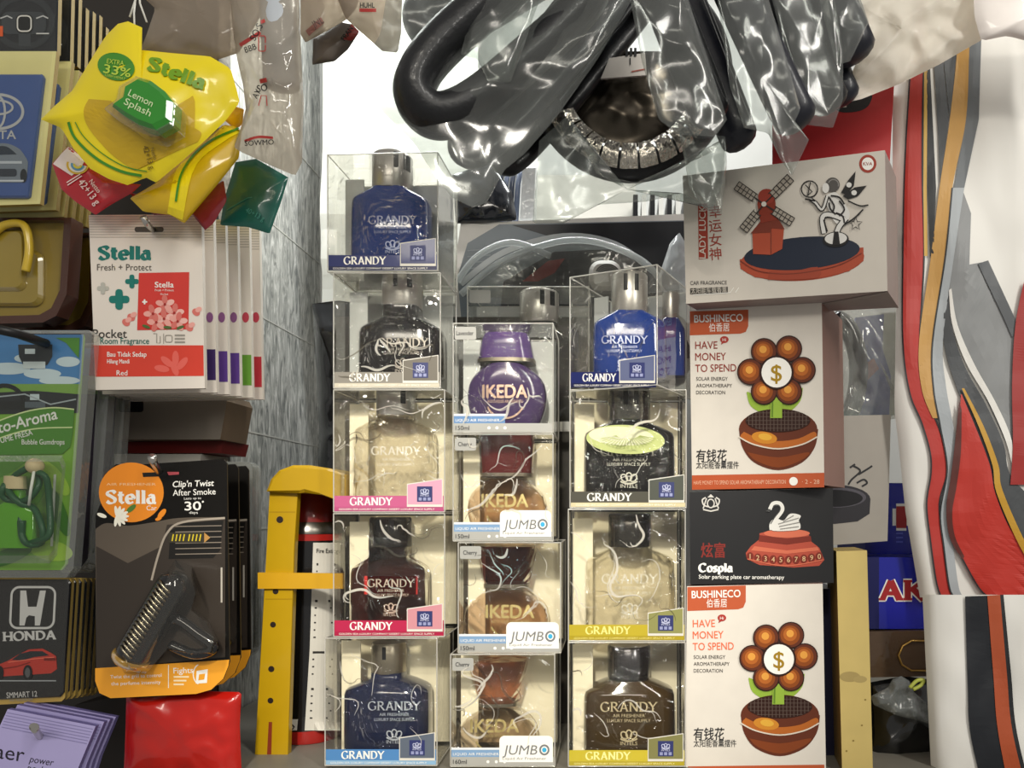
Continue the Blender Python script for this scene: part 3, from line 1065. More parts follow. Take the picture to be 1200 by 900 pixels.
# --- blister pack with the green bottle
Y = -.02; sf = Pl.at(Y)
pts = [(-40, 387), (104, 387), (108, 392), (86, 666), (78, 677), (-40, 677)]
pin = [(-40, 392), (98, 392), (99, 397), (79, 660), (73, 668), (-40, 668)]
r = card_root('blister_pack', pts, Y, 'clear blister pack with a green car perfume bottle on dark green cord', 'air freshener')
card = Pl.at(Y + .006)
m = MB(); prism(m, [card.pt(*p) for p in pin], (0, .001, 0), M('#7fb23a', .4, coat=.3)); m.build('backing_card', r)
m = MB()
poly(m, card, [(-40, 392), (98, 392), (94, 452), (-40, 452)], M('#4a86c4', .4), 1)
for cx_, cy_, rx_, ry_ in ((10, 432, 26, 7), (50, 438, 22, 6), (80, 424, 14, 6), (30, 420, 13, 5), (70, 446, 24, 5)):
    ell(m, card, cx_, cy_, rx_, ry_, M('#d5e3ee', .4), 2)
rect(m, card, -40, 450, 94, 464, M('#7fa84a', .4), 2)
poly(m, card, [(-40, 462), (40, 458), (93, 462), (92, 484), (-40, 486)], M('#23262b', .4), 3)
stroke(m, card, ellp(6, 474, 23, 22, 30), 5, M('#121417', .4), 5, True)
rect(m, card, -12, 470, 26, 480, M('#16181b', .4), 5)
rect(m, card, 36, 462, 47, 469, M('#c8d4dc', .4), 5); rect(m, card, 30, 471, 54, 478, M('#59616a', .4), 5)
stroke(m, card, [(-10, 466), (30, 462), (60, 474), (90, 468)], 1.6, M('#aab2b8', .3), 5)
poly(m, card, [(22, 404), (62, 404), (62, 418), (56, 428), (28, 428), (23, 418)], M('#1f242a', .4), 4)
rect(m, card, 30, 409, 42, 415, M('#cfd8df', .4), 5); rect(m, card, 28, 424, 54, 432, M('#dfe6ea', .4), 5)
poly(m, card, [(66, 396), (94, 396), (93, 420), (78, 402)], M('#4f8f2c', .4), 4)
m.build('car_interior_picture', r)
m = MB()
arcp = spl([(-40, 516), (-8, 497), (30, 483), (62, 478), (88, 480)], 6)
poly(m, card, arcp + [(86, 508), (83, 524), (74, 532), (-40, 534)], M('#4f8a2e', .4), 6)
stroke(m, card, spl([(-40, 534), (0, 514), (40, 503), (86, 501)], 6), 1.5, M('#dbe9a8', .4), 7)
stroke(m, card, arcp, 1.6, M('#dbe9a8', .4), 7)
text(m, card, 'Auto-Aroma', -20, 513, 13, W, 8, rot=-14, w=92, bold=.03, shear=.1)
text(m, card, 'PARFUME FRESA', -14, 524, 6.5, W, 8, rot=-15, w=56, bold=.02)
text(m, card, 'Bubble Gumdrops', 27, 521, 6, W, 8, w=50, bold=.02)
m.build('brand_banner', r)
m = MB()
lf = (M('#5f9a2b', .4), M('#a9cf4a', .4), M('#3d7a22', .4))
for i, (x, y, a, b_, ro) in enumerate(((10, 545, 30, 9, -30), (64, 560, 26, 10, 50), (70, 600, 30, 8, 70), (0, 600, 34, 14, 20), (60, 645, 26, 12, 10), (10, 652, 30, 9, -20), (40, 580, 26, 10, -60), (34, 636, 20, 7, 30))):
    ell(m, card, x, y, a, b_, lf[i % 3], 2 + i % 3, ro)
m.build('leaf_print', r)
m = MB(); s_ = (D + Y) / F; gc = P(20, 600, Y + .001)
loft(m, [(gc.x, gc.y, P(0, 642, Y).z, 24 * s_, 8 * s_), (gc.x, gc.y, P(0, 600, Y).z, 25 * s_, 9 * s_), (gc.x, gc.y, P(0, 592, Y).z, 20 * s_, 8 * s_), (gc.x, gc.y, P(0, 586, Y).z, 9 * s_, 6 * s_), (gc.x, gc.y, P(0, 574, Y).z, 9 * s_, 6 * s_)], M('#6cbf1c', .08, coat=.6, trans=.3), 32, 3)
m.build('perfume_bottle', r)
m = MB(); wd = M('#d9c39a', .6)
loft(m, [(gc.x, gc.y - .002, P(0, 573, Y).z, 12 * s_, 8 * s_), (gc.x, gc.y - .002, P(0, 558, Y).z, 11 * s_, 8 * s_)], wd, 24, 2.4)
for k in range(8):
    pass
c0 = P(41, 546, Y - .005)
rows = [(c0.x, c0.y, c0.z + 9 * s_ * math.sin(t), max(.0002, 9.5 * s_ * math.cos(t)), max(.0002, 9.5 * s_ * math.cos(t))) for t in [math.radians(-85 + 17 * i) for i in range(11)]]
loft(m, rows, wd, 20, 2)
m.build('wooden_bead', r)
m = MB(); dk = M('#16502c', .5, coat=.2)
for pth in ([(6, 568), (2, 580), (16, 588), (34, 584), (46, 566), (40, 548), (26, 552), (14, 562), (10, 575), (24, 590), (40, 596), (50, 620), (48, 636), (34, 638), (26, 628), (24, 600)],
            [(40, 552), (54, 560), (58, 590), (58, 625), (44, 634), (28, 634), (26, 610)]):
    tube(m, [P(x, y, Y - .004 - .002 * math.sin(i * .4)) for i, (x, y) in enumerate(spl(pth, 6))], .0024, dk, 8)
m.build('hanging_cord', r)
m = MB(); stroke(m, card, [(66, 556), (64, 600), (62, 640)], 3, W, 9); tube(m, [P(40, 552, Y - .008), P(36, 575, Y - .009), P(34, 592, Y - .006)], .0011, W, 6); m.build('white_string', r)
m = MB(); blis = CLEAR(haze=.03, bump=.1, bs=14, base=.03, gloss=1.2, tint='#eef2ee')
rim = CLEAR(haze=.28, bump=.2, bs=30, base=.12, gloss=1.2, hazecol='#d8dcd8')
n_ = len(pts)
for i in range(n_):
    j = (i + 1) % n_
    m.add([sf.pt(*pts[i]), sf.pt(*pts[j]), sf.pt(*pin[j], 16), sf.pt(*pin[i], 16)], rim)
    m.add([sf.pt(*pts[i]), sf.pt(*pts[j]), sf.pt(*pts[j]) + Vector((0, .009, 0)), sf.pt(*pts[i]) + Vector((0, .009, 0))], rim)
m.add([sf.pt(*p, 16) for p in pin], blis)
dome = [(-40, 534), (76, 534), (80, 545), (70, 650), (62, 660), (-40, 660)]
d2 = [(-40, 541), (70, 541), (73, 550), (64, 642), (57, 651), (-40, 651)]
s3 = Pl.at(Y - .012)
for i in range(6):
    j = (i + 1) % 6
    m.add([sf.pt(*dome[i], 17), sf.pt(*dome[j], 17), s3.pt(*d2[j]), s3.pt(*d2[i])], rim, True)
m.add([s3.pt(*p) for p in d2], blis)
m.build('blister_shell', r)
pk = r
# the pack behind, purple
Y2 = .012; s4 = Pl.at(Y2)
p2 = [(-40, 402), (122, 402), (131, 408), (113, 662), (106, 671), (-40, 671)]
r = card_root('blister_pack', p2, Y2, 'clear blister pack with a dark purple card behind the green bottle pack', 'air freshener')
m = MB(); c2 = Pl.at(Y2 + .004)
pi2 = [(-40, 406), (116, 406), (118, 414), (105, 655), (98, 664), (-40, 664)]
prism(m, [c2.pt(*p) for p in pi2], (0, .001, 0), M('#2a1c36', .4, var=.5, bs=160))
rect(m, c2, 60, 408, 116, 440, M('#4a6fa8', .4), 1); rect(m, c2, 60, 440, 115, 462, M('#5d7a3a', .4), 1)
m.build('backing_card', r)
m = MB()
for i in range(6):
    j = (i + 1) % 6
    m.add([s4.pt(*p2[i]), s4.pt(*p2[j]), s4.pt(*pi2[j], 14), s4.pt(*pi2[i], 14)], rim)
    m.add([s4.pt(*p2[i]), s4.pt(*p2[j]), s4.pt(*p2[j]) + Vector((0, .008, 0)), s4.pt(*p2[i]) + Vector((0, .008, 0))], rim)
m.add([s4.pt(*p, 14) for p in pi2], blis)
m.build('blister_shell', r)
dup(r, (-.003, .026, 0), 'purple blister pack, rear one of the two behind the green bottle pack')
m = MB(); tube(m, [P(-20, 382, -.06), P(20, 391, -.045), P(52, 402, -.025), P(56, 402, .02), P(58, 402, PIER_Y - .001)], .0036, BLK, 12)
tag(m.build('display_hook'), 'thick black hook through the top of the green bottle blister pack', 'hook')

# --- card with the silver H
Y = -.012; sf = Pl.at(Y)
pts = [(-45, 678), (83, 678), (84, 682), (76, 818), (72, 822), (-45, 828)]
r = card_root('air_freshener_card', pts, Y, 'black card with a silver H emblem and a red car', 'air freshener')
m = MB(); prism(m, [sf.pt(*p) for p in pts], (0, .003, 0), M('#c0a050', .4, coat=.3), GOLDE); m.build('backing_card', r)
m = MB(); blk = M('#17181b', .25, coat=.7, bump=.5, bs=30)
bevel_prism(m, [(-42, 679), (79, 679), (82, 683), (74, 812), (70, 817), (-42, 822)], Pl.at(Y - .002), .002, 1.5, blk)
m.build('emblem_plate', r)
e = MB(); s2 = Pl.at(Y - .0021); sv = M('#dfe1e2', .25, .5)
fr = [(p[0] - (p[1] - 712) * .05, p[1]) for p in rrp(13, 688, 64, 736, 9, 6)]
stroke(e, s2, fr, 2.6, sv, 1, True)
poly(e, s2, [(24, 692), (31, 692), (33, 711), (43, 711), (47, 692), (54, 692), (47, 733), (41, 733), (41, 722), (34, 721), (31, 724), (29, 733), (23, 733)], sv, 1)
serif(e, s2, 'HONDA', 3, 751, 10, 63, sv, 1, rot=-2, T=.22, t=.09)
text(e, s2, 'SMMART 12', 8, 818, 6.5, M('#c9c9c9', .4), 1, w=36, rot=-3, bold=.01)
text(e, s2, 'AIR FRESHENER', 11, 822, 2.4, M('#8d8d8d', .4), 1, w=28, rot=-3)
e.build('emblem_print', r)
e = MB(); rd = M('#b33226', .3, coat=.4); dk = M('#14161a', .3)
poly(e, s2, [(-2, 779), (10, 774), (20, 768), (34, 761), (50, 760), (60, 765), (66, 769), (67, 784), (60, 789), (-2, 793)], rd, 1)
poly(e, s2, [(14, 773), (24, 766), (36, 763), (50, 763), (58, 768), (40, 770), (26, 774)], M('#232a30', .15), 2)
stroke(e, s2, [(10, 776), (40, 772), (64, 770)], 1, M('#e0705c', .3), 3)
stroke(e, s2, [(0, 784), (20, 781), (36, 776)], 1.2, M('#7a1c14', .3), 3)
ell(e, s2, 33, 788, 5.5, 9, dk, 3); ell(e, s2, 33, 788, 3, 6, M('#55585c', .3), 4); ell(e, s2, 0, 788, 5, 8, dk, 3)
rect(e, s2, 52, 771, 66, 774, M('#6c1a14', .3), 3); rect(e, s2, -2, 797, 66, 798.4, M('#9aa0a6', .3), 1)
e.build('car_picture', r)
film_over(r, pts, Pl.at(Y - .0026))
for k in range(6):
    dup(r, (.0005 * k, .0055 * (k + 1), -.0006 * k), 'gold-edged black card, %s behind the silver H card' % ('first', 'second', 'third', 'fourth', 'fifth', 'sixth')[k], 'cards stacked behind the silver H card')

# --- lavender sachet at the bottom corner
Y = -.03; sf = Pl.at(Y)
pts = [(9, 831), (112, 851), (92, 899), (84, 925), (-40, 925), (-14, 880)]
r = card_root('scent_sachet', pts, Y, 'lavender sachet with thin black lettering hung on a silver nail', 'air freshener')
m = MB(); lav = M('#b7aee0', .35, coat=.4, bump=.2, bs=25)
prism(m, [sf.pt(*p) for p in pts], (0, .004, 0), lav, M('#6f67a0', .4)); m.build('pouch', r)
m = MB(); dl = M('#8f88b8', .35)
for k in range(6):
    stroke(m, sf, [(8 - k * 1.2, 835 + k * 3.4), (109 - k * 1.4, 854.5 + k * 3.4)], .9, dl, 1)
m.build('crimped_seal', r)
m = MB(); ik = M('#26222e', .4)
text(m, sf, 'aer', -6, 888, 17, ik, 1, rot=8, w=34)
text(m, sf, 'power', 34, 893, 8, ik, 1, rot=9, w=29, shear=.2)
text(m, sf, 'pocket', 31, 903, 8, ik, 1, rot=9, w=30, shear=.2)
m.build('lettering', r)
for k in range(3):
    dup(r, (.002, .007 * (k + 1), .0015), 'lavender sachet, %s behind the front lavender sachet' % ('first', 'second', 'third')[k], 'lavender sachets in a stack')
m = MB(); tube(m, [P(40, 852, -.05), P(42, 856, -.045), P(50, 868, -.02), P(52, 872, PIER_Y - .001)], [.003, .0026, .0022, .0022], SILV, 12)
ell(m, Pl.at(-.051), 40, 852, 6, 5, SILV, 1); tag(m.build('peg_hook'), 'silver nail head holding the lavender sachets', 'hook')

# --- white pocket sachet with the red square
Y = -.01; sf = Pl.at(Y)


def pocket(x0, y0, x1, y1, Y, label, colour, front=False, group=None):
    sf = Pl.at(Y)
    pts = [(x0, y0), (x1 - 4, y0 - 1), (x1, y1 - 2), (x0 + 8, y1)]
    r = card_root('pocket_sachet', pts, Y, label, 'air freshener', group)
    m = MB(); wh = M('#e6ddd2', .35, coat=.35, bump=.25, bs=18)
    fr = [sf.pt(*p) for p in pts]
    prism(m, fr, (0, .004, 0), wh)
    m.build('pouch', r)
    m = MB(); cr = M('#b7aea2', .4)
    for k in range(9):
        y = y0 + 2 + k * 3
        stroke(m, sf, [(x0 + k * .2, y), (x1 - 4, y)], .9, cr, 1)
    m.build('crimped_seal', r)
    m = MB(); cm = M(colour, .35, coat=.3)
    H = y1 - y0
    poly(m, sf, [(x0 + 6, y0 + H * .745), (x1 - 1.5, y0 + H * .745), (x1 - 1, y0 + H * .92), (x0 + 8, y0 + H * .925)], cm, 1)
    m.build('scent_band', r)
    return r, sf


r, sf = pocket(104, 252, 240, 457, Y, 'white sachet with green lettering and a printed red square of flowers', '#d8402e', True)
m = MB(); tl = M('#17766c', .4)
serif(m, sf, 'Stella', 115, 304, 15, 63, tl, 2, T=.26, t=.07)
text(m, sf, 'Fresh + Protect', 114, 317, 7.5, M('#555049', .4), 2, w=64)
for cx_, cy_, q, mm in ((155, 330, 8, tl), (140, 351, 12, tl), (121, 338, 7, M('#b9b8ae', .4))):
    poly(m, sf, rrp(cx_ - q, cy_ - q * .36, cx_ + q, cy_ + q * .36, q * .3, 3), mm, 2)
    poly(m, sf, rrp(cx_ - q * .36, cy_ - q, cx_ + q * .36, cy_ + q, q * .3, 3), mm, 3)
text(m, sf, 'Pocket', 109, 396, 10, M('#3e3a36', .4), 2, w=40, bold=.012)
text(m, sf, 'Room Fragrance', 118, 403, 7, M('#2f6a60', .4), 2, w=57, bold=.014)
text(m, sf, 'Bau Tidak Sedap', 126, 418, 5.5, W, 2, w=46, bold=.02)
text(m, sf, 'Hilang Mandi', 126, 426, 5, W, 2, w=26, bold=.02)
text(m, sf, 'Red', 137, 440, 6, W, 2, bold=.01)
q = M('#9c968c', .4)
stroke(m, sf, [(180, 391), (184, 391), (184, 402), (188, 402), (188, 394)], 1, q, 2); stroke(m, sf, [(192, 391), (192, 403)], .8, q, 2)
stroke(m, sf, rrp(194, 393, 202, 401, 2), 1, q, 2, True)
for k in range(3): rect(m, sf, 205, 392 + k * 4, 217, 394 + k * 4, q, 2)
m.build('lettering', r)
m = MB(); rdq = M('#d23a32', .4); pk1 = M('#eca79c', .4)
poly(m, sf, [(163, 320), (222, 319), (221, 386), (161, 387)], rdq, 2)
text(m, sf, 'Stella', 193, 337, 6.5, W, 3, align='c', w=22, bold=.03)
text(m, sf, 'Fresh + Protect', 193, 341.5, 2.6, W, 3, align='c', w=22)
text(m, sf, 'Pocket', 193, 346, 2.2, W, 3, align='c', w=9)
rng = random.Random(4)
for cx_, cy_ in ((194, 357), (180, 368), (205, 367), (193, 374), (184, 378), (209, 377)):
    for k in range(5):
        a = k * 72 + cx_
        ell(m, sf, cx_ + 6 * math.cos(math.radians(a)), cy_ + 6 * math.sin(math.radians(a)), 5.5, 3.4, M(('#eca79c', '#d9746a', '#f2bdb2')[k % 3], .4), 3 + k % 2, a, 14)
    ell(m, sf, cx_, cy_, 1.6, 1.6, M('#a32a24', .4), 6, n=10)
for x, y, a in ((172, 383, 20), (212, 384, -20), (197, 384, 5)): ell(m, sf, x, y, 5, 1.8, M('#4d6b35', .4), 5, a, 12)
poly(m, sf, rrp(167, 353, 173, 355, .8, 2), W, 3); poly(m, sf, rrp(169, 351, 171, 357, .8, 2), W, 4)
m.build('flower_square', r)
m = MB()
for x, y in ((154, 372), (230, 366), (222, 384), (148, 378)):
    ell(m, sf, x, y, 5, 4, M('#d9746a', .4), 2, 40, 14); ell(m, sf, x + 3, y - 3, 4, 3, M('#eca79c', .4), 3, -30, 14)
for x, y, a in ((196, 424, 40), (206, 420, 90), (214, 426, 130), (190, 432, 10), (205, 432, 70)): ell(m, sf, x, y, 9, 4, M('#e5665a', .4), 2, a, 16)
m.build('flower_print', r)
m = MB(); poly(m, sf, rrp(158, 266, 192, 272, 2.5, 3), M('#4a463f', .5), 2); m.build('hang_hole', r)
cols = ('#3b2760', '#5b3b8c', '#5b3b8c', '#6aa03a', '#c23440')
for k, c in enumerate(cols):
    t = (k + 1) / 5
    x1_ = 240 + 70 * t - (2 if k == 4 else 0)
    rr_, s5 = pocket(104 + 40 * t, 253 + 13 * t, x1_, 460 + 10 * t, Y + .018 * (k + 1), 'white pocket sachet with %s band, %s behind the red square sachet' % (('dark violet', 'purple', 'purple', 'green', 'red')[k], ('first', 'second', 'third', 'fourth', 'fifth')[k]), c, group=None)
    m = MB()
    poly(m, s5, [(x1_ - 62, 325), (x1_ - 20, 325), (x1_ - 22, 390), (x1_ - 60, 390)], M(c if k else '#2c1f4c', .4), 2)
    ell(m, s5, x1_ - 8, 372, 4, 6, M('#8e5a8c' if k < 3 else '#c9485a', .4), 2)
    m.build('flower_square', rr_)
m = MB(); a = P(170, 258, -.03); tube(m, [P(168, 254, -.03), P(172, 262, -.026), P(180, 270, -.008), P(181, 271, PIER_Y - .001)], [.0026, .0026, .0022, .0022], SILV, 10)
tag(m.build('peg_hook'), 'silver hook through the white sachet with the red square', 'hook')

# --- things behind, between the sachets and the twist clip card
Y = .085; sf = Pl.at(Y)
pts = [(126, 468), (262, 462), (266, 470), (258, 515), (126, 515)]
r = card_root('flat_carton', pts, Y, 'worn beige flat carton under the white sachets', 'box')
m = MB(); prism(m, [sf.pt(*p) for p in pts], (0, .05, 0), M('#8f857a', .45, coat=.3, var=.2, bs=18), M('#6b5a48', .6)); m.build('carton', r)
m = MB(); poly(m, sf, rrp(139, 462, 168, 483, 3), M('#1c1c20', .3), 1); m.build('black_chip', r)
m = MB(); prism(m, [P(150, 518, .1), P(262, 516, .1), P(258, 531, .1), P(150, 531, .1)], (0, .05, 0), M('#6e1f1c', .4)); tag(m.build('flat_carton'), 'dark red flat carton under the beige one', 'box')
m = MB(); prism(m, [P(134, 532, .1), P(236, 532, .1), P(234, 545, .1), P(134, 545, .1)], (0, .05, 0), M('#b9b5ac', .4)); tag(m.build('flat_carton'), 'pale grey flat carton showing above the black twist clip card', 'box')

# --- the twist clip card
Y = -.025; sf = Pl.at(Y)
pts = [(150, 545), (262, 538), (266, 543), (269, 776), (262, 795), (248, 808), (230, 813), (130, 818), (117, 812), (112, 798), (112, 604), (118, 590), (116, 576), (122, 556), (136, 544)]
r = card_root('twist_clip_card', pts, Y, 'black and orange card with a black vent clip under a clear blister', 'air freshener')
m = MB(); cb = M('#191613', .4, coat=.25)
poly(m, sf, pts, cb, 0); prism(m, [sf.pt(*p) for p in pts], (0, .0012, 0), cb, M('#3a342c', .5)); m.build('backing_card', r)
m = MB(); og = M('#e98a1e', .4, coat=.25)
ell(m, sf, 154, 577, 38, 35, og, 1, n=40)
text(m, sf, 'AIR FRESHENER', 154, 569, 3, M('#f7cf9a', .4), 2, align='c', w=58)
serif(m, sf, 'Stella', 124, 590, 15, 60, W, 2, T=.22, t=.07)
text(m, sf, 'Car', 172, 598, 5.5, W, 2, w=12)
for k in range(9):
    a = -100 + k * 25
    ell(m, sf, 138 + 7 * math.cos(math.radians(a)), 605 + 5.5 * math.sin(math.radians(a)), 7, 2.1, M('#f3efdf', .4), 3 + k % 3, a, 12)
ell(m, sf, 120, 604, 6, 2.4, M('#f3efdf', .4), 4, 20, 12); ell(m, sf, 154, 596, 7, 3, M('#4e7a35', .4), 2, -40, 12)
ell(m, sf, 190, 602, 7, 3.2, og, 2, -50, 14); ell(m, sf, 186, 608, 4, 2, og, 2, -20, 14)
m.build('brand_roundel', r)
m = MB()
text(m, sf, "Clip'n Twist", 203, 571, 7, W, 2, rot=-2, w=48, bold=.025, shear=.15)
text(m, sf, 'After Smoke', 203, 581, 7, W, 2, rot=-2, w=50, bold=.008)
text(m, sf, 'Lasts up to', 216, 585.5, 2.6, W, 2, rot=-2, w=20)
text(m, sf, '30', 217, 598, 10, W, 2, rot=-1, w=19, bold=.03); text(m, sf, 'days', 222, 602, 3, W, 2, w=10)
ell(m, sf, 238, 588, 1.2, 1.2, W, 2, n=8)
poly(m, sf, [(167, 554), (195, 553), (197, 558), (168, 559)], M('#080808', .6), 2); poly(m, sf, [(196, 553), (210, 553), (210, 556), (198, 557)], M('#a8474f', .5), 2)
m.build('lettering', r)
m = MB(); vg = M('#5b5146', .35, coat=.2, var=.15, bs=20)
poly(m, sf, spl([(112, 620), (125, 613), (150, 616), (180, 612), (210, 607), (264, 606)], 5) + [(264, 770), (113, 784)], vg, 1)
dv = M('#2a241e', .35)
poly(m, sf, [(113, 640), (150, 660), (190, 640), (196, 615), (264, 608), (264, 770), (113, 784)], M('#37302a', .35, var=.12, bs=14), 2)
stroke(m, sf, spl([(178, 680), (186, 650), (196, 625), (214, 612), (264, 607)], 6), 2.5, M('#a59a8c', .3), 3)
poly(m, sf, [(200, 622), (216, 613), (262, 610), (258, 645), (250, 654), (198, 655)], M('#161412', .4), 3)
for k in range(6): stroke(m, sf, [(206, 617 + k * 6.5), (260, 616 + k * 6.5)], 1, M('#8a7f72', .3), 4)
poly(m, sf, rrp(198, 624, 240, 636, 2) , M('#3a362c', .3), 5); poly(m, sf, [(240, 624), (247, 630), (240, 636)], M('#b98a4a', .4), 5)
for k in range(8): stroke(m, sf, [(204 + k * 4.3 + (6 if k > 3 else 0) - (4 if k > 3 else 0), 626), (202.5 + k * 4.3 + (2 if k > 3 else 0), 634)], 1.4, M('#d9c22e', .4), 6)
rect(m, sf, 259, 665, 261, 706, M('#b9b2a6', .4), 3)
m.build('vent_picture', r)
m = MB()
poly(m, sf, [(112, 783), (269, 773), (268, 780), (262, 795), (248, 808), (230, 813), (130, 818), (117, 812), (112, 798)], M('#efa32a', .4, coat=.25), 3)
text(m, sf, 'Twist the grill to control', 130, 795, 4, W, 4, rot=-2, w=60, bold=.01); text(m, sf, 'the perfume intensity', 131, 803, 4, W, 4, rot=-2, w=58, bold=.01)
stroke(m, sf, [(198, 779), (198, 806)], .9, W, 4)
text(m, sf, 'Fights', 204, 789, 6.5, W, 4, rot=-2, w=23, bold=.015)
for k in range(3): rect(m, sf, 204, 792 + k * 4.4, 222 - k * 3, 794 + k * 4.4, M('#f7e2b8', .4), 4)
stroke(m, sf, arc(236, 790, 9, 12, 110, 250, 10), 1.2, W, 4)
poly(m, sf, [(231, 786), (244, 784), (243, 800), (230, 801)], W, 4); poly(m, sf, [(234, 790), (241, 789), (240, 796), (233, 797)], M('#efa32a', .4), 5)
m.build('orange_band', r)
m = MB(); gl = M('#0c0c0e', .1, coat=.9)
ax0, ax1 = P(212, 672, Y - .013), P(153, 772, Y - .013)
ts = [i / 12 for i in range(13)]
rad = [.0125 * math.sqrt(max(.05, 1 - ((t - .14) / .15) ** 2)) if t < .14 else .0125 for t in ts]
tube(m, [ax0 + (ax1 - ax0) * t for t in ts], rad, gl, 24)
ob = m.build('clip_body', r)
g = MB(); st = M('#9b937f', .25, 1.0)
dr = (ax1 - ax0).normalized(); sd = dr.cross(Vector((0, 1, 0))).normalized()
for k in range(17):
    t = .14 + k * .047
    c = ax0 + (ax1 - ax0) * t
    pp = [c + sd * (.006 * u) - Vector((0, .0125 * math.sqrt(max(0, 1 - (.006 * u / .0125) ** 2)) + .0006, 0)) + dr * (.0022 * u) for u in (-1.0, -.5, 0, .5, 1)]
    tube(g, pp, .0011, st, 6)
g.build('metal_grill', ob)
g = MB(); cz = P(151, 774, Y - .012)
tube(g, [ax0 + (ax1 - ax0) * t for t in (.97, 1.0, 1.03, 1.06, 1.08)], [.0136, .0138, .013, .0105, .006], M('#c99b3a', .15, coat=.6, trans=.5), 20); g.build('amber_tip', ob)
g = MB(); tube(g, [P(x, y, Y - .008) for x, y in spl([(190, 740), (205, 725), (232, 742), (250, 756), (244, 764), (226, 766), (200, 756)], 6)], .0042, gl, 12); g.build('vent_clip', r)
m = MB(); bl2 = CLEAR(haze=.02, bump=.06, bs=12, base=.05, gloss=1.3)
o1 = [(206, 655), (226, 664), (232, 690), (226, 712), (246, 728), (257, 750), (252, 768), (226, 770), (196, 762), (172, 790), (146, 788), (136, 772), (150, 738)]
cxx = sum(p[0] for p in o1) / len(o1); cyy = sum(p[1] for p in o1) / len(o1)
o2 = [(p[0] + (cxx - p[0]) * .12, p[1] + (cyy - p[1]) * .12) for p in o1]
s6 = Pl.at(Y - .03)
for i in range(len(o1)):
    j = (i + 1) % len(o1)
    m.add([sf.pt(*o1[i], 5), sf.pt(*o1[j], 5), s6.pt(*o2[j]), s6.pt(*o2[i])], bl2, True)
m.add([s6.pt(*p) for p in o2], bl2)
m.build('blister_dome', r)
for k in range(2):
    dup(r, (-.006 - .003 * k, .03 + .024 * k, -.002), 'black and orange twist clip card, %s behind the front one' % ('first', 'second', 'third')[k], 'twist clip cards in a stack')
# clear edge of the packs behind it
for k in range(2):
    Yk = .05 + .024 * k; sk = Pl.at(Yk)
    q0 = rrp(246 + 8 * k, 541 + 3 * k, 296 + 3 * k, 770 - 8 * k, 8, 4); q1 = rrp(251 + 8 * k, 547 + 3 * k, 289 + 3 * k, 763 - 8 * k, 6, 4)
    m = MB()
    for i in range(len(q0)):
        j = (i + 1) % len(q0)
        m.add([sk.pt(*q0[i]), sk.pt(*q0[j]), sk.pt(*q1[j], 20), sk.pt(*q1[i], 20)], rim, True)
        m.add([sk.pt(*q0[i]), sk.pt(*q0[j]), sk.pt(*q0[j]) + Vector((0, .012, 0)), sk.pt(*q0[i]) + Vector((0, .012, 0))], rim)
    m.add([sk.pt(*p, 20) for p in q1], bl2)
    r2 = card_root('blister_pack', q0, Yk, 'clear blister pack with a brown strip beside the twist clip card' if k == 0 else 'clear blister pack with dark green card nearest the tiled wall', 'air freshener')
    m.build('blister_shell', r2)
    m = MB(); ck = Pl.at(Yk + .009)
    prism(m, [ck.pt(*p) for p in q0], (0, .001, 0), M('#2a3324' if k else '#3a3a30', .4))
    rect(m, ck, 262, 556, 275, 760, M('#8a4a24' if k == 0 else '#34402a', .4), 1)
    m.build('backing_card', r2)
m = MB(); tube(m, [P(178, 535, -.05), P(180, 541, -.046), P(187, 555, -.022), P(189, 557, PIER_Y - .001)], [.0032, .0028, .0024, .0024], SILV, 12); tag(m.build('peg_hook'), 'silver hook through the black and orange twist clip card', 'hook')

# --- red glossy bag under it
m = MB()
bag(m, [(148, 815), (165, 818), (192, 816), (240, 810), (283, 811), (281, 850), (284, 930), (144, 930), (147, 860)], -.012, .012, .006, M('#b0180f', .25, coat=.6), 3, fs=9)
tag(m.build('red_bag'), 'glossy red plastic bag under the twist clip card', 'bag')
m = MB(); prism(m, [P(88, 826, .06), P(160, 812, .06), P(160, 930, .06), P(88, 930, .06)], (0, .05, 0), M('#20160f', .5)); tag(m.build('flat_carton'), 'dark brown carton in shade between lavender sachets and red bag', 'box')

# --- yellow bag with the green capsule, and the bags behind it
Y = -.055
YEL = M('#ecd616', .3, coat=.5, var=.08, bs=12)
GOL = M('#c9a613', .25, coat=.6, var=.12, bs=14)
GRN = M('#3f8a24', .3, coat=.4)


def fold(seedpts, amp):
    def f(x, y):
        return sum(a * math.exp(-((x - px) ** 2 + (y - py) ** 2) / (2 * s * s)) for px, py, s, a in seedpts) * amp
    return f


m = MB()
out = [(150, 25), (168, 33), (160, 58), (200, 62), (246, 66), (270, 80), (276, 100), (281, 120), (264, 142), (240, 165), (212, 190), (183, 214), (171, 208), (150, 217), (128, 210), (106, 198), (86, 174), (72, 150), (48, 140), (64, 124), (85, 106), (98, 84), (110, 64), (124, 42), (138, 28)]
bag(m, out, Y, .011, .006, YEL, 5, N=110, R=20, fs=6, center=(165, 120), Yf=fold([(165, 118, 26, -1), (240, 110, 20, .4), (110, 150, 25, .3)], .012), hard=.6)
r = thing('scent_pouch', P(165, 215, Y), 'bright yellow pouch with a green lemon capsule, hung by white string', 'air freshener')
m.build('pouch', r); sy = Sf(m, Y)
m2 = MB()
band(m2, sy, spl([(104, 116), (98, 130), (104, 150), (130, 180), (158, 200)], 5), spl([(130, 118), (160, 146), (200, 140), (226, 112), (228, 150)], 5), GOL, 1, 16, 10)
band(m2, sy, spl([(158, 200), (180, 190), (205, 178)], 5), spl([(228, 150), (236, 156), (232, 166)], 5), GOL, 1, 10, 8)
m2.build('gold_panel', r)
m2 = MB(); stroke(m2, sy, spl([(80, 143), (88, 162), (112, 185), (140, 200), (166, 206)], 8), 3.2, GRN, 2)
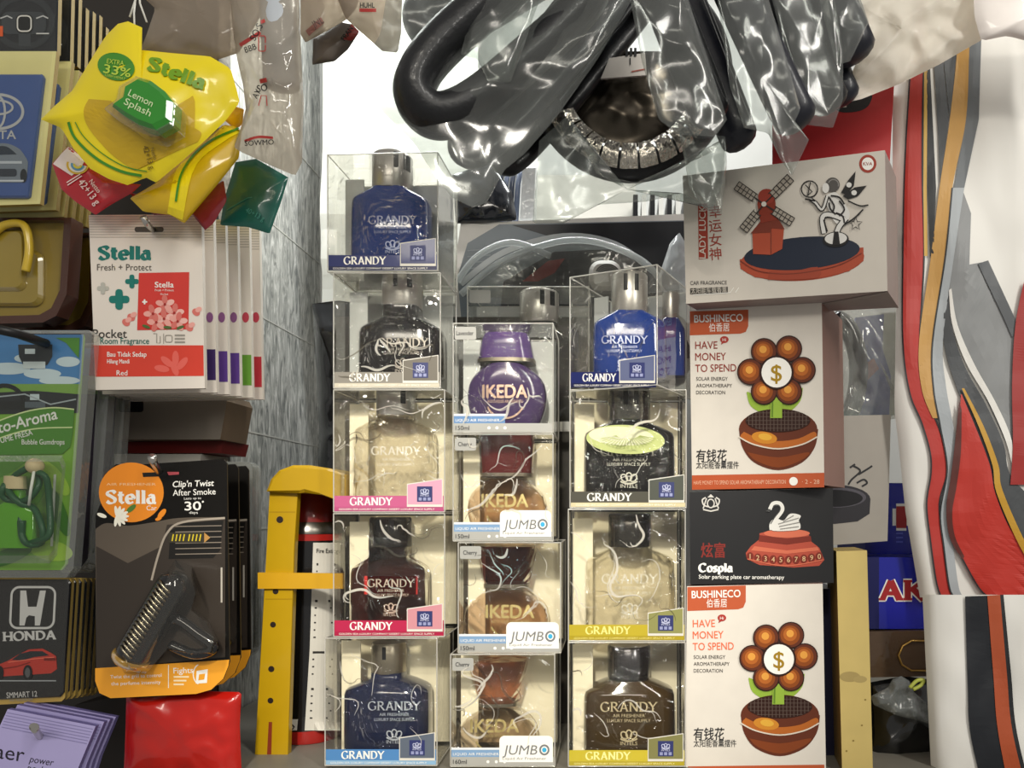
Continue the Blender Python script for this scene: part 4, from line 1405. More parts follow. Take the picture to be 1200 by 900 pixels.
stroke(m2, sy, spl([(88, 143), (98, 160), (120, 180), (146, 195), (172, 201)], 8), 1.2, GRN, 2); m2.build('green_piping', r)
m2 = MB()
poly(m2, sy, ellp(136, 78, 22, 16, 30, 14), GRN, 2)
lg = M('#b9d24a', .4)
text(m2, sy, 'EXTRA', 125, 74, 5.5, lg, 3, rot=8, w=20, bold=.01); text(m2, sy, '33%', 121, 85, 10, lg, 3, rot=10, w=32, bold=.03); text(m2, sy, 'LEBIH HEMAT', 123, 89, 3, lg, 3, rot=12, w=24)
m2.build('offer_badge', r)
m2 = MB(); lgr = M('#6f9a1f', .35)
serif(m2, sy, 'Stella', 171, 80, 15, 72, lgr, 3, rot=20, T=.26, t=.08)
dm = M('#6d5a10', .4)
text(m2, sy, '42+13 g', 167, 172, 6.5, dm, 3, rot=72, w=28, bold=.01); text(m2, sy, 'Netto', 176, 174, 4.5, dm, 3, rot=72, w=14)
m2.build('lettering', r)
m2 = MB(); s7 = Pl(P(170, 116, Y - .024), (-.12, -1, .12))
cap_ = [(160, 88), (174, 92), (190, 104), (200, 117), (198, 140), (180, 150), (160, 144), (142, 133), (128, 122), (140, 112), (143, 98)]
bevel_prism(m2, cap_, s7, .012, 5, M('#2f8a2a', .2, coat=.5))
cp = m2.build('scent_capsule', r)
m2 = MB(); lw = M('#cfe2b0', .4)
text(m2, s7, 'Lemon', 150, 112, 8, lw, 2, rot=26, w=31, bold=.01); text(m2, s7, 'Splash', 145, 122, 8, lw, 2, rot=26, w=34, bold=.01)
m2.build('lettering', cp)
m2 = MB(); bevel_prism(m2, [(p[0] + (p[0] - 165) * .16 - 2, p[1] + (p[1] - 118) * .16 + 4) for p in cap_], Pl(P(170, 116, Y - .021), (-.12, -1, .12)), .014, 3, CLEAR(haze=.06, bump=.3, base=.08, gloss=1.2)); m2.build('clear_dome', r)
m2 = MB()
st_ = M('#dcdad2', .5)
for pth in ([(158, 40), (157, 15), (160, -15)], [(152, 20), (160, -4), (164, -15)], [(172, 26), (164, 4), (163, -15)]):
    tube(m2, [P(x, y, Y + .004) for x, y in pth], .0007, st_, 6)
m2.build('white_string', r)

m = MB()
bag(m, [(183, 214), (205, 192), (240, 165), (262, 146), (275, 148), (283, 154), (280, 185), (268, 200), (250, 222), (216, 262), (200, 252), (168, 248), (152, 232), (170, 222)], -.038, .008, .004, GOL, 9, N=90, R=16, fs=6, hard=.5)
r = thing('scent_pouch', P(220, 262, -.038), 'second yellow pouch tucked under the bright yellow lemon pouch', 'air freshener')
m.build('pouch', r); sy = Sf(m, -.038); m2 = MB()
band(m2, sy, spl([(262, 147), (230, 178), (206, 200), (196, 250)], 5), spl([(282, 155), (262, 166), (228, 196), (214, 258)], 5), YEL, 1, 14, 4)
stroke(m2, sy, spl([(280, 150), (250, 163), (228, 180), (212, 205), (206, 236)], 8), 2.6, GRN, 3); m2.build('yellow_border', r)
m = MB()
bag(m, [(262, 140), (274, 124), (286, 128), (284, 146), (276, 152)], -.03, .003, .001, M('#e0a81a', .3, coat=.5), 2, N=40, R=8)
tag(m.build('scent_pouch'), 'sliver of orange-yellow pouch showing beside the lemon pouch', 'air freshener')
m = MB()
bag(m, [(61, 192), (80, 171), (100, 186), (122, 203), (150, 216), (166, 216), (155, 226), (130, 240), (112, 252), (88, 236), (72, 222)], -.032, .006, .004, M('#b4202c', .25, coat=.6), 11, N=80, R=14, fs=8)
r = thing('scent_pouch', P(110, 252, -.032), 'red pouch with white lettering poking out below the lemon pouch', 'air freshener')
m.build('pouch', r); sy = Sf(m, -.032); m2 = MB()
band(m2, sy, [(62, 192), (72, 180), (80, 172)], [(84, 206), (94, 198), (100, 187)], M('#e6d9d4', .35), 1, 8, 5)
for k, c in enumerate(('#d9b23a', '#e9e3d6', '#5f9ac2', '#d7c94a')):
    stroke(m2, sy, arc(91, 193, 12 - k * 2.6, 10 - k * 2.2, 10, 200, 14), 2.6, M(c, .4), 2 + k)
pw = M('#f0d6d2', .4)
text(m2, sy, 'Netto', 104, 213, 5.5, pw, 3, rot=52, w=17, bold=.01); text(m2, sy, '42+13 g', 91, 214, 8.5, pw, 3, rot=52, w=34, bold=.015)
stroke(m2, sy, [(78, 214), (94, 204)], 1.2, pw, 3); stroke(m2, sy, [(79, 217), (96, 206)], 1.2, pw, 3)
m2.build('lettering', r)
m = MB()
bag(m, [(150, 225), (200, 240), (250, 228), (262, 210), (266, 235), (250, 262), (240, 270), (232, 252), (180, 252)], -.02, .004, .003, M('#7e1c26', .3, coat=.5), 12, N=60, R=10)
tag(m.build('scent_pouch'), 'dark red pouch half hidden behind the yellow pouches', 'air freshener')
m = MB()
bag(m, [(276, 190), (300, 186), (338, 208), (330, 235), (316, 274), (290, 266), (258, 264), (262, 236)], .0, .005, .004, M('#0f5c50', .3, coat=.5), 13, N=80, R=14, fs=7, hard=.7)
r = thing('scent_pouch', P(300, 274, 0), 'teal green pouch hanging beside the tiled wall', 'air freshener')
m.build('pouch', r); sy = Sf(m, 0); m2 = MB()
text(m2, sy, '40+13 g', 287, 248, 6, M('#3f8a7c', .4), 3, rot=28, w=24); stroke(m2, sy, [(266, 246), (290, 232), (333, 226)], 1, M('#2f7f70', .3), 2); m2.build('lettering', r)

# --- grey-brown film bags at the top
BRF = CLEAR(tint='#d8cfc4', haze=.5, bump=.3, bs=16, base=.05, gloss=1.0, hazecol='#a89c8e')
m = MB()
bag(m, [(150, -20), (320, -20), (305, 20), (280, 62), (255, 70), (225, 66), (164, 60), (172, 40), (182, 10)], -.045, .012, .012, BRF, 21, N=90, R=16, fs=7)
tag(m.build('film_bag'), 'grey-brown plastic film bag over the yellow lemon pouch', 'bag')
SLV = CLEAR(tint='#ece8e0', haze=.42, bump=.5, bs=22, base=.08, gloss=1.1, hazecol='#cfc5b8')
m = MB()
out = [(268, -20), (350, -20), (352, 40), (356, 120), (354, 190), (346, 206), (322, 196), (300, 186), (282, 178), (274, 172), (282, 150), (288, 128), (285, 100), (278, 70), (272, 30)]
bag(m, out, -.05, .016, .009, SLV, 22, N=110, R=20, fs=10, center=(318, 90))
r = thing('film_sleeve', P(318, 206, -.05), 'long clear plastic sleeve with red and black printed labels by the tiled wall', 'bag')
m.build('sleeve', r); sy = Sf(m, -.05); m2 = MB()
rdl = M('#a8322e', .4); bkl = M('#1e1c1c', .4)
band(m2, sy, [(280, 51), (304, 36)], [(282, 55), (306, 40)], rdl, 2, 6, 1); text(m2, sy, 'SO:S', 299, 48, 8, bkl, 3, rot=-62, w=20, bold=.02); text(m2, sy, 'BBB', 288, 62, 7, bkl, 3, rot=-20, w=14, bold=.02)
stroke(m2, sy, rrp(303, 42, 311, 60, 2), 1.2, rdl, 3, True); band(m2, sy, [(305, 24), (310, 22)], [(306, 28), (311, 26)], rdl, 2, 3, 1)
band(m2, sy, [(304, 93), (312, 91)], [(305, 98), (313, 96)], rdl, 2, 4, 1); text(m2, sy, 'SO', 302, 108, 8, bkl, 3, rot=-10, w=12, bold=.02); text(m2, sy, 'AY', 301, 116, 7, bkl, 3, rot=-60, w=10, bold=.02)
stroke(m2, sy, [(303, 124), (306, 112), (312, 112), (313, 124)], 1.2, rdl, 3)
band(m2, sy, spl([(286, 164), (302, 159), (320, 160)], 4), spl([(287, 167), (302, 162), (320, 163)], 4), rdl, 2, 8, 1); text(m2, sy, 'SOWMO', 287, 171, 6, bkl, 3, rot=-3, w=34, bold=.02)
m2.build('printed_label', r)
m2 = MB()
rolls = [P(326, -20, -.045), P(327, 40, -.044), P(330, 100, -.043)]
tube(m2, rolls, .013, M('#b9bfc6', .35, coat=.4), 20); m2.build('white_roll', r)
BEI = CLEAR(tint='#e0d8cc', haze=.72, bump=.3, bs=16, base=.04, gloss=.9, hazecol='#b3a697')
m = MB()
bag(m, [(352, -20), (425, -20), (418, 10), (405, 24), (380, 38), (358, 50), (352, 40)], .0, .01, .008, BEI, 23, N=70, R=12, fs=7)
r = thing('film_bag', P(380, 50, 0), 'beige film bag with faint red print above the white plastic sheet', 'bag'); m.build('bag', r)
sy = Sf(m, 0); m2 = MB(); band(m2, sy, [(358, 36), (376, 20)], [(362, 42), (380, 27)], M('#8a5a50', .5), 2, 5, 2); text(m2, sy, 'JNL', 368, 33, 8, M('#5a4a44', .5), 3, rot=-30, w=14); m2.build('printed_label', r)
m = MB()
bag(m, [(405, 22), (388, -20), (472, -20), (470, 40), (466, 62), (448, 60), (430, 44)], -.01, .012, .01, BEI, 24, N=70, R=12, fs=7)
r = thing('film_bag', P(440, 62, -.01), 'beige film bag with a red and black printed label beside the black rings', 'bag'); m.build('bag', r)
sy = Sf(m, -.01); m2 = MB(); band(m2, sy, [(421, 10), (441, 10)], [(421, 14), (441, 14)], rdl, 2, 5, 1); text(m2, sy, 'HUHL', 422, 9, 6, bkl, 3, w=17, bold=.03); m2.build('printed_label', r)
m = MB()
bag(m, [(367, 46), (400, 26), (412, 28), (421, 38), (408, 58), (392, 72), (366, 76)], .02, .008, .006, M('#5f554d', .45, coat=.3), 25, N=60, R=12, fs=7)
r = thing('film_bag', P(392, 76, .02), 'dark taupe film bag with a red label hanging over the white sheet', 'bag'); m.build('bag', r)
sy = Sf(m, .02); m2 = MB(); band(m2, sy, [(402, 46), (412, 28)], [(412, 48), (421, 37)], M('#8c2a28', .4), 2, 4, 2); text(m2, sy, 'FRAN', 404, 48, 6, bkl, 3, rot=-55, w=18, bold=.03); m2.build('printed_label', r)

# ================================================================ FIRE EXTINGUISHER IN ITS YELLOW BRACKET
Ye = .085
s_ = (D + Ye) / F
ec = P(363, 600, Ye)
re_ = .0285
zt = lambda py, Y=Ye - re_: P(0, py, Y).z
root = thing('fire_extinguisher', (ec.x, ec.y, SHELF_Z), 'black and red fire extinguisher with white instruction label inside the yellow bracket', 'fire extinguisher')


def cyl(rows, mat, name, par, n=44):
    m = MB()
    loft(m, [(ec.x, ec.y, z, r, r) for z, r in rows], mat, n, 2)
    m.build(name, par)
    return m


redm = M('#a3211c', .3, coat=.5)
cyl([(SHELF_Z + .0005, re_ * .96), (SHELF_Z + .004, re_), (zt(858), re_)], redm, 'red_base', root)
bd = cyl([(zt(858), re_), (zt(634), re_)], M('#121214', .25, coat=.6), 'black_body', root)
cyl([(zt(634), re_ * 1.01), (zt(626), re_ * 1.01)], redm, 'red_band', root)
cyl([(zt(626), re_ * 1.03), (zt(620), re_ * 1.03), (zt(612), re_ * .9)], M('#8d8a84', .3, 1.0), 'metal_shoulder', root)
cyl([(zt(612), re_ * .84), (zt(574), re_ * .8), (zt(568), re_ * .6)], M('#7c1a18', .35, coat=.4), 'red_cap', root)
m = MB(); sfb = Sf(bd, Ye - re_)
band(m, sfb, [(367, 636), (363, 760), (357, 856)], [(399, 636), (399, 760), (399, 856)], M('#d4d0c6', .5), 2, 20, 8)
tx = M('#2f2d2b', .5)
text(m, sfb, 'Fire Extinguisher', 371, 648, 5, tx, 3, w=40, bold=.02)
for i, (wd_, b_) in enumerate(((22, 1), (26, 0), (24, 0), (22, 0), (0, 0), (18, 1), (20, 0), (25, 0), (22, 0), (24, 0), (20, 0), (0, 0), (14, 1), (24, 0), (22, 0), (25, 0), (0, 0), (20, 1), (24, 0), (23, 0), (25, 0), (21, 0))):
    if wd_:
        y = 660 + i * 8.6
        rect(m, sfb, 371 - i * .38, y, 371 - i * .38 + wd_, y + (2.6 if b_ else 1.7), tx, 3)
m.build('instruction_label', root)
m = MB(); poly(m, sfb, [(337, 843), (349, 843), (348, 856), (336, 856)], M('#e8e6de', .5), 2); stroke(m, sfb, [(339, 846), (345, 852), (342, 855)], 1.6, INK, 3); m.build('small_tag', root)

Yb = .032
bk = thing('wall_bracket', P(320, 899, Yb), 'yellow plastic bracket with a domed top and holes along its rail', 'bracket')
yel = M('#b38f0c', .35, coat=.3, var=.1, bs=30)
slb = Pl.at(Yb)
m = MB()
bevel_prism(m, [(316, 572), (349, 576), (345, 640), (337, 893), (298, 893), (306, 740)], slb, .007, 2, yel)
m.build('rail', bk)
m = MB()
for x, y, q in ((328, 609, 4), (323, 693, 3.4), (320, 732, 3.4), (318, 784, 3.6), (317, 821, 3.4)):
    ell(m, slb, x, y, q, q, M('#1c0d04', .6), 1)
poly(m, slb, [(315, 846), (319, 846), (318, 884), (313, 884)], M('#7c2a0c', .6), 1)
ell(m, slb, 328, 609, 6, 6, M('#ad890a', .4), .5)
for y in (600, 687, 702): stroke(m, slb, [(311 + (700 - y) * .04, y), (343 + (700 - y) * .03, y)], 1, M('#9c7a08', .4), 1)
m.build('rail_hole', bk)
m = MB()
prof = [(311, 576), (316, 562), (326, 551), (342, 545), (362, 545), (386, 549), (404, 556), (404, 590), (376, 580), (356, 577), (349, 578)]
bevel_prism(m, prof, Pl.at(Yb - .008), .075, 4, yel)
m.build('domed_top', bk)
m = MB(); prism(m, [Pl.at(Yb - .003).pt(*p) for p in [(302, 671), (402, 672), (402, 690), (302, 690)]], (0, .004, 0), M('#c8981c', .35, coat=.3)); m.build('cross_strap', bk)

# ================================================================ BACK OF THE SHELF
WPL = M('#eef0ea', .3, coat=.4, bump=.3, bs=12)
m = MB()
band(m, Pl.at(.33), [(381, -30), (380, 120), (376, 240), (377, 356)], [(560, -30), (560, 120), (560, 240), (560, 356)], WPL, 0, 20, 10)
me0 = [v.copy() for v in m.v]
m.v = [v + Vector((0, .006 * noise.noise(v * 26) + .003 * noise.noise(v * 70), 0)) for v in m.v]
m.sm = [True] * len(m.f)
prism(m, [P(379, -30, .345), (P(560, -30, .345)), P(560, 354, .345), P(377, 354, .345)], (0, .004, 0), WPL)
tag(m.build('plastic_sheet'), 'glossy white plastic sheet hanging at the back beside the tiled wall', 'plastic sheet')
m = MB()
bag(m, [(366, 356), (396, 352), (450, 360), (450, 560), (440, 640), (372, 640), (374, 500)], .2, .03, .02, M('#24272b', .22, coat=.7), 31, N=90, R=16, fs=7)
tag(m.build('bin_bag'), 'dark grey plastic bag pushed behind the tower by the tiled wall', 'bag')
# white printed carton lying behind the towers
Yc = .2; sf = Pl.at(Yc)
pts = [(540, 262), (815, 250), (815, 420), (532, 420), (534, 300)]
r = thing('seat_cover_carton', P(670, 420, Yc), 'white carton with a black printed panel lying behind the towers', 'box')
m = MB(); prism(m, [sf.pt(*p) for p in pts], (0, .12, .0), M('#eceae6', .4, coat=.3)); m.build('carton', r)
m = MB(); d1 = M('#26282e', .35, coat=.3)
poly(m, sf, [(585, 263), (815, 258), (815, 330), (640, 420), (545, 420), (536, 325), (548, 285)], M('#8b96a0', .35), 1)
poly(m, sf, [(600, 264), (815, 259), (815, 300), (770, 330), (720, 285), (640, 276)], d1, 2)
poly(m, sf, [(580, 420), (590, 330), (650, 295), (720, 292), (770, 322), (815, 420)], M('#30323a', .35), 2)
poly(m, sf, [(612, 330), (642, 306), (662, 303), (650, 320), (630, 330)], M('#8c3a3a', .4), 3)
for k in range(4): stroke(m, sf, [(548, 294 + k * 7), (575, 292 + k * 7)], 1.4, M('#a8b2bb', .4), 3)
stroke(m, sf, spl([(540, 333), (590, 296), (660, 277), (720, 286), (765, 318)], 6), 7, M('#cfd6da', .3), 4)
m.build('printed_panel', r)
m = MB()
for pth in ([(540, 345), (585, 308), (650, 284), (700, 284), (750, 304), (775, 330), (780, 350)], [(536, 330), (560, 300), (600, 284), (645, 300)]):
    tube(m, [P(x, y, .165 + .0001 * i) for i, (x, y) in enumerate(spl(pth, 6))], .0035, CLEAR(haze=.5, base=.2, hazecol='#e2e8ea'), 8)
prism(m, [P(x, y, .17) for x, y in [(540, 345), (585, 308), (650, 284), (700, 284), (750, 304), (780, 350)]], (0, .01, 0), CLEAR(haze=.06, bump=.4, base=.04))
tag(m.build('clear_dome_lid'), 'clear curved plastic dome lid leaning on the white printed carton', 'plastic lid')
m = MB()
bag(m, [(770, 330), (785, 285), (796, 272), (812, 300), (812, 345), (790, 350)], .1, .01, .008, CLEAR(haze=.6, base=.1, hazecol='#e4e8ec'), 33, N=50, R=10)
tag(m.build('film_bag'), 'small milky plastic bag beside the windmill carton', 'bag')
m = MB()
pl_ = Pl.at(.155)
bevel_prism(m, rrp(690, 304, 728, 340, 14), pl_, .03, 5, M('#e3e1da', .4))
for k in range(5): stroke(m, pl_, arc(712, 322, 14 - k * 2.2, 12 - k * 2, 200, 330, 10), 1.3, INK, 1)
tag(m.build('coil_spring'), 'small white coil with dark turns above the bright blue bottle', 'accessory')
# things standing on the white carton
for k in range(6):
    m = MB(); x = 572 + k * 7
    tube(m, [P(x + 6, 180, .24), P(x, 215, .235), P(x - 3, 262, .23)], .0032, M(('#3a4254', '#6d7890')[k % 2], .35, coat=.3), 8)
    tag(m.build('plastic_rod'), 'slate blue plastic rod in the row above the white printed carton', 'rod', 'slate rods above the white carton')
m = MB(); bevel_prism(m, [(612, 195), (628, 195), (626, 258), (609, 258)], Pl.at(.225), .02, 2, M('#c9ccce', .3, coat=.4, bump=.6, bs=90)); tag(m.build('packet'), 'narrow silvery packet standing on the white printed carton', 'packet')
m = MB(); bag(m, [(530, 205), (575, 190), (600, 225), (606, 258), (560, 262), (534, 262)], .2, .012, .012, M('#23262e', .2, coat=.8), 35, N=60, R=12, fs=9); tag(m.build('bin_bag'), 'black glossy plastic bag on the end of the white printed carton', 'bag')
for k in range(7):
    m = MB(); x = 742 + k * 10
    prism(m, [P(x, 228, .26), P(x + 5.5, 228, .26), P(x + 5.5, 258, .26), P(x, 258, .26)], (0, .05, 0), M('#16171b' if k % 2 == 0 else '#e6e6e2', .35))
    tag(m.build('upright_panel'), '%s upright strip in the striped row beside the windmill carton' % ('black' if k % 2 == 0 else 'white'), 'panel', 'black upright strips' if k % 2 == 0 else 'white upright strips')
m = MB(); cuboid(m, P(612, 0, .3).x, .3, P(0, 262, .3).z, P(745, 0, .3).x, .34, P(0, 205, .3).z, M('#d8d6cf', .5)); tag(m.build('white_carton'), 'plain white carton at the back wall above the printed carton', 'box')

# ================================================================ CARTON STACK
def carton(name, label, q, pl, depth, mf, ms, cat='box', group=None):
    """q: four front corners in the photo (top-left, top-right, bottom-right, bottom-left)"""
    f = [pl.pt(*p) for p in q]
    r = thing(name, (f[2] + f[3]) / 2, label, cat, group)
    m = MB(); prism(m, f, pl.n * -depth, mf, ms); m.build('carton', r)
    return r


def turned(xl, xr, YL, YR):
    return Pl.three(P(xl, 500, YL), P(xr, 500, YR), P(xl, 500, YL) + Vector((0, 0, .1)))


WHT = M('#dcd5ca', .5)


def flower(m, sf, dx, dy):
    br = M('#5e2810', .5); b2 = M('#b0601e', .5); b3 = M('#dd9a40', .5); dk = M('#2c1208', .4)
    T = lambda x, y: (x + dx, y + dy)
    gr = M('#8fae3c', .4); g2 = M('#5f7f24', .4)
    poly(m, sf, [T(*p) for p in spl([(875, 460), (880, 476), (898, 486), (912, 487), (906, 474), (892, 466), (876, 459)], 4)], gr, 2)
    poly(m, sf, [T(*p) for p in spl([(941, 455), (938, 470), (926, 482), (912, 487), (917, 472), (930, 464), (941, 454)], 4)], gr, 2)
    # pot
    poly(m, sf, [T(*p) for p in [(866, 503)] + spl([(866, 503), (870, 524), (884, 542), (912, 551), (940, 542), (955, 524), (959, 503)], 5)] , br, 2)
    ell(m, sf, *T(912, 503), 46, 24, br, 2, n=36)
    ell(m, sf, *T(912, 493), 38, 13.5, dk, 5, n=36)
    poly(m, sf, [T(*p) for p in spl([(872, 506), (890, 514), (912, 517), (936, 514), (954, 506), (956, 513), (940, 521), (912, 525), (884, 521), (868, 513), (872, 506)], 4)], b2, 3)
    ell(m, sf, *T(896, 513), 15, 7, M('#c7822a', .35), 4, 8)
    ell(m, sf, *T(897, 512), 8, 4, M('#d8a53c', .35), 4.5, 8)
    stroke(m, sf, [T(*p) for p in spl([(866, 512), (884, 521), (912, 526), (940, 521), (958, 512)], 5)], 1.6, M('#d8cdbd', .3), 5)
    poly(m, sf, [T(*p) for p in spl([(876, 530), (912, 536), (948, 530), (938, 540), (912, 548), (886, 540), (876, 530)], 4)], M('#7f3d1a', .35), 3)
    for k in range(17):
        x = 878 + k * 4.2
        hh = 12.5 * math.sqrt(max(0, 1 - ((x - 912) / 37) ** 2))
        stroke(m, sf, [T(x, 493 - hh), T(x, 493 + hh)], .8, M('#5a4a42', .4), 6)
    for k in range(5):
        y = 484 + k * 4.5; ww = 37 * math.sqrt(max(0, 1 - ((y - 493) / 13) ** 2))
        stroke(m, sf, [T(912 - ww, y), T(912 + ww, y)], .6, M('#5a4a42', .4), 6)
    poly(m, sf, [T(904, 466), T(917, 466), T(917, 490), T(903, 490)], gr, 7); stroke(m, sf, [T(906, 467), T(905.5, 489)], 2, g2, 8)
    for i, (x, y) in enumerate(((896, 412), (925, 409), (941, 434), (925, 459), (896, 459), (880, 436))):
        ell(m, sf, *T(x, y), 15.6, 15.6, dk, 8 + i * .1); ell(m, sf, *T(x, y), 14.2, 14.2, br, 9); ell(m, sf, *T(x - 1, y), 11.5, 11.5, M('#8c4718', .35), 10)
        ell(m, sf, *T(x - 1, y - 1), 8, 8, b2, 11); ell(m, sf, *T(x - 1, y - 2), 4.4, 4.4, b3, 12)
    ell(m, sf, *T(911, 437), 20, 20, dk, 13); ell(m, sf, *T(911, 437), 17.6, 17.6, M('#f2efe8', .4), 14)
    text(m, sf, '$', *T(911, 447), 19, M('#b8922c', .3, .4), 15, align='c', bold=.012)


def bushin(q, pl, label, dx, dy, hc, bot=True):
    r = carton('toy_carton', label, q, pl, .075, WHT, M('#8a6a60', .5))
    m = MB(); og = M('#b9552f', .5)
    x0, y0 = q[0]
    poly(m, pl, [(x0 + .5, y0 + 1), (x0 + 69, y0 - 1), (x0 + 69, y0 + 18), (x0 + 66, y0 + 25), (x0 + 60, y0 + 27), (x0 + .5, y0 + 29)], og, 1)
    text(m, pl, 'BUSHINECO', x0 + 6, y0 + 14, 8.5, W, 2, rot=-1.5, w=57, bold=.025)
    text(m, pl, '伯香居', x0 + 23, y0 + 24, 7.5, W, 2, rot=-1, w=24)
    m.build('brand_corner', r)
    m = MB(); hcM = M(hc, .4); dkc = M('#3b3633', .4)
    for i, (t, w_) in enumerate((('HAVE', 26), ('MONEY', 36), ('TO SPEND', 48))):
        text(m, pl, t, 815 + dx, 409 + 13.5 * i + dy, 8.6, hcM, 2, w=w_, bold=.008, rot=-1)
    for i, (t, w_) in enumerate((('SOLAR ENERGY', 37), ('AROMATHERAPY', 42), ('DECORATION', 34))):
        text(m, pl, t, 816 + dx, 446 + 8 * i + dy, 4.2, dkc, 2, w=w_, bold=.006)
    ell(m, pl, 849 + dx, 398 + dy, 5, 4, M('#a8332a', .4), 2); poly(m, pl, [(846 + dx, 400 + dy), (850 + dx, 401 + dy), (845 + dx, 404 + dy)], M('#a8332a', .4), 2)
    text(m, pl, 'Hi', 849 + dx, 400 + dy, 3.5, W, 3, align='c')
    text(m, pl, '有钱花', 816 + dx, 540 + dy, 11, INK, 2, w=36, bold=.02, shear=.1)
    text(m, pl, '太阳能香薰摆件', 816 + dx, 548.5 + dy, 6.5, INK, 2, w=50, bold=.01)
    m.build('lettering', r)
    m = MB(); flower(m, pl, dx * 0 + (2 if dy else 0), 335 if dy else 0); m.build('flower_picture', r)
    m = MB()
    if bot:
        poly(m, pl, [(811, 557), (966, 554), (966, 571), (811, 574)], og, 1)
        text(m, pl, 'HAVE MONEY TO SPEND SOLAR AROMATHERAPY DECORATION', 813, 568, 4.6, M('#e6b79a', .4), 2, w=108, rot=-.6)
        ell(m, pl, 930, 564, 5, 5, W, 2); text(m, pl, '· 2 - 28', 940, 567, 5, M('#e6b79a', .4), 2)
    else:
        poly(m, pl, [(806, 898), (966, 896), (966, 915), (806, 915)], og, 1)
    m.build('bottom_band', r)
    return r


pD4 = turned(806, 966, .0, -.028)
bushin([(805, 687), (964, 684), (968, 903), (803, 903)], pD4, 'white carton printed with a brown money flower, bottom of the carton stack', -3, 326, '#e8683c', False)
pD3 = turned(808, 976, .0, -.02)
r = carton('ornament_carton', 'black carton printed with a silver swan on a red base', [(808, 577), (976, 572), (977, 683), (809, 685)], pD3, .075, M('#1b1b1d', .35, coat=.35), M('#141416', .4))
m = MB(); pl = pD3; sw = M('#d8d4cc', .3, .3)
for k in (-1, 1):
    stroke(m, pl, spl([(833 + k * 2, 594), (833 + k * 8, 592), (833 + k * 10, 586), (833 + k * 6, 583)], 4), 1.6, sw, 1)
    stroke(m, pl, [(833 + k * 5, 584), (833 + k * 9, 596)], 1.4, sw, 1)
stroke(m, pl, ellp(833, 590, 4, 5, 14), 1.4, sw, 1, True); poly(m, pl, [(829, 583), (833, 579), (837, 583)], sw, 1); stroke(m, pl, [(824, 597), (833, 599), (842, 597)], 1.6, sw, 1)
m.build('crest_print', r)
m = MB()
rdk = M('#7c241c', .4); text(m, pl, '炫富', 822, 652, 13, rdk, 1, w=28, bold=.03)
serif(m, pl, 'Cospla', 819, 670, 9.5, 40, W, 1, T=.26, t=.1)
text(m, pl, 'Solar parking plate car aromatherapy', 819, 678, 4.6, W, 1, w=100, bold=.014, rot=.4)
m.build('lettering', r)
m = MB(); rb = M('#a8432f', .5); rl = M('#c9694e', .35); rd2 = M('#74281c', .35)
poly(m, pl, [(874, 648), (880, 640), (890, 632), (890, 625), (902, 622), (944, 622), (948, 627), (950, 634), (960, 642), (966, 656), (960, 663), (930, 665), (890, 662), (875, 655)], rb, 1)
ell(m, pl, 922, 625, 27, 5, rl, 2); poly(m, pl, [(890, 627), (922, 631), (950, 628), (951, 634), (922, 638), (889, 634)], rd2, 3)
poly(m, pl, [(884, 640), (922, 645), (958, 641), (960, 645), (922, 649), (880, 645)], rl, 2)
for i, ch in enumerate('1234567890'):
    x = 879 + i * 9; y = 652 + 4 * (1 - ((i - 4.5) / 4.5) ** 2)
    ell(m, pl, x, y, 4.2, 5, rd2, 4, n=16); text(m, pl, ch, x, y + 2.8, 5.8, M('#d9b98a', .4), 5, align='c')
stroke(m, pl, spl([(876, 655), (920, 663), (964, 656)], 6), 1.2, rl, 4)
m.build('base_picture', r)
m = MB(); s1, s2_, s3_ = M('#dcdad4', .3), M('#8a8884', .3), M('#4a4a4a', .3)
stroke(m, pl, spl([(902, 597), (906, 590), (914, 590), (917, 597), (911, 606), (904, 614), (904, 621)], 6), 4.2, s1, 6)
stroke(m, pl, spl([(906, 593), (913, 593), (914, 598), (908, 606), (903, 614)], 6), 1, s3_, 7); poly(m, pl, [(903, 596), (897, 599), (902, 600)], s3_, 7)
poly(m, pl, spl([(902, 616), (908, 607), (918, 610), (926, 602), (938, 604), (936, 610), (938, 616), (934, 621), (906, 622), (902, 616)], 4), s1, 6)
for a, b_ in (((912, 614), (936, 607)), ((913, 617), (937, 612)), ((914, 620), (936, 617)), ((918, 611), (930, 604))): stroke(m, pl, [a, b_], 1.1, s2_, 8)
m.build('swan_picture', r)

pD2 = turned(808, 966, .02, -.034)
bushin([(808, 364), (963, 350), (966, 568.5), (811, 573)], pD2, 'white carton printed with a brown money flower, under the windmill carton', 0, 0, '#8c2f24')
# windmill carton, tipped a little
pD1 = turned(800, 1040, .0, -.078)
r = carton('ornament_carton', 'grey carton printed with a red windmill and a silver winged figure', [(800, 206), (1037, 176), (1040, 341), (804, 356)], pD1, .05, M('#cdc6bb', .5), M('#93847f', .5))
m = MB(); pl = pD1; rr = M('#9c3a2a', .4); ri = M('#8f5a3a', .4)
poly(m, pl, [(818, 239), (829, 238), (830, 303), (819, 304)], rr, 1)
text(m, pl, 'LADY LUCK', 827, 303, 7.5, M('#d9cfc2', .4), 2, rot=-90, w=62, bold=.01)
for i, ch in enumerate('幸运女神'): text(m, pl, ch, 839, 254 + i * 16.5, 11, rr, 2, align='c', rot=-6)
text(m, pl, 'CAR FRAGRANCE', 809, 334, 4.4, INK, 2, w=43, rot=-1)
poly(m, pl, [(809, 338), (853, 336), (853, 343), (809, 345)], M('#3a3732', .4), 2); text(m, pl, '太阳能车载香薰', 810, 344, 5.4, M('#c9c2b6', .4), 3, rot=-2, w=42)
stroke(m, pl, [(812, 346), (856, 343), (860, 337)], .8, W, 2); stroke(m, pl, [(862, 343), (866, 337)], .8, W, 2)
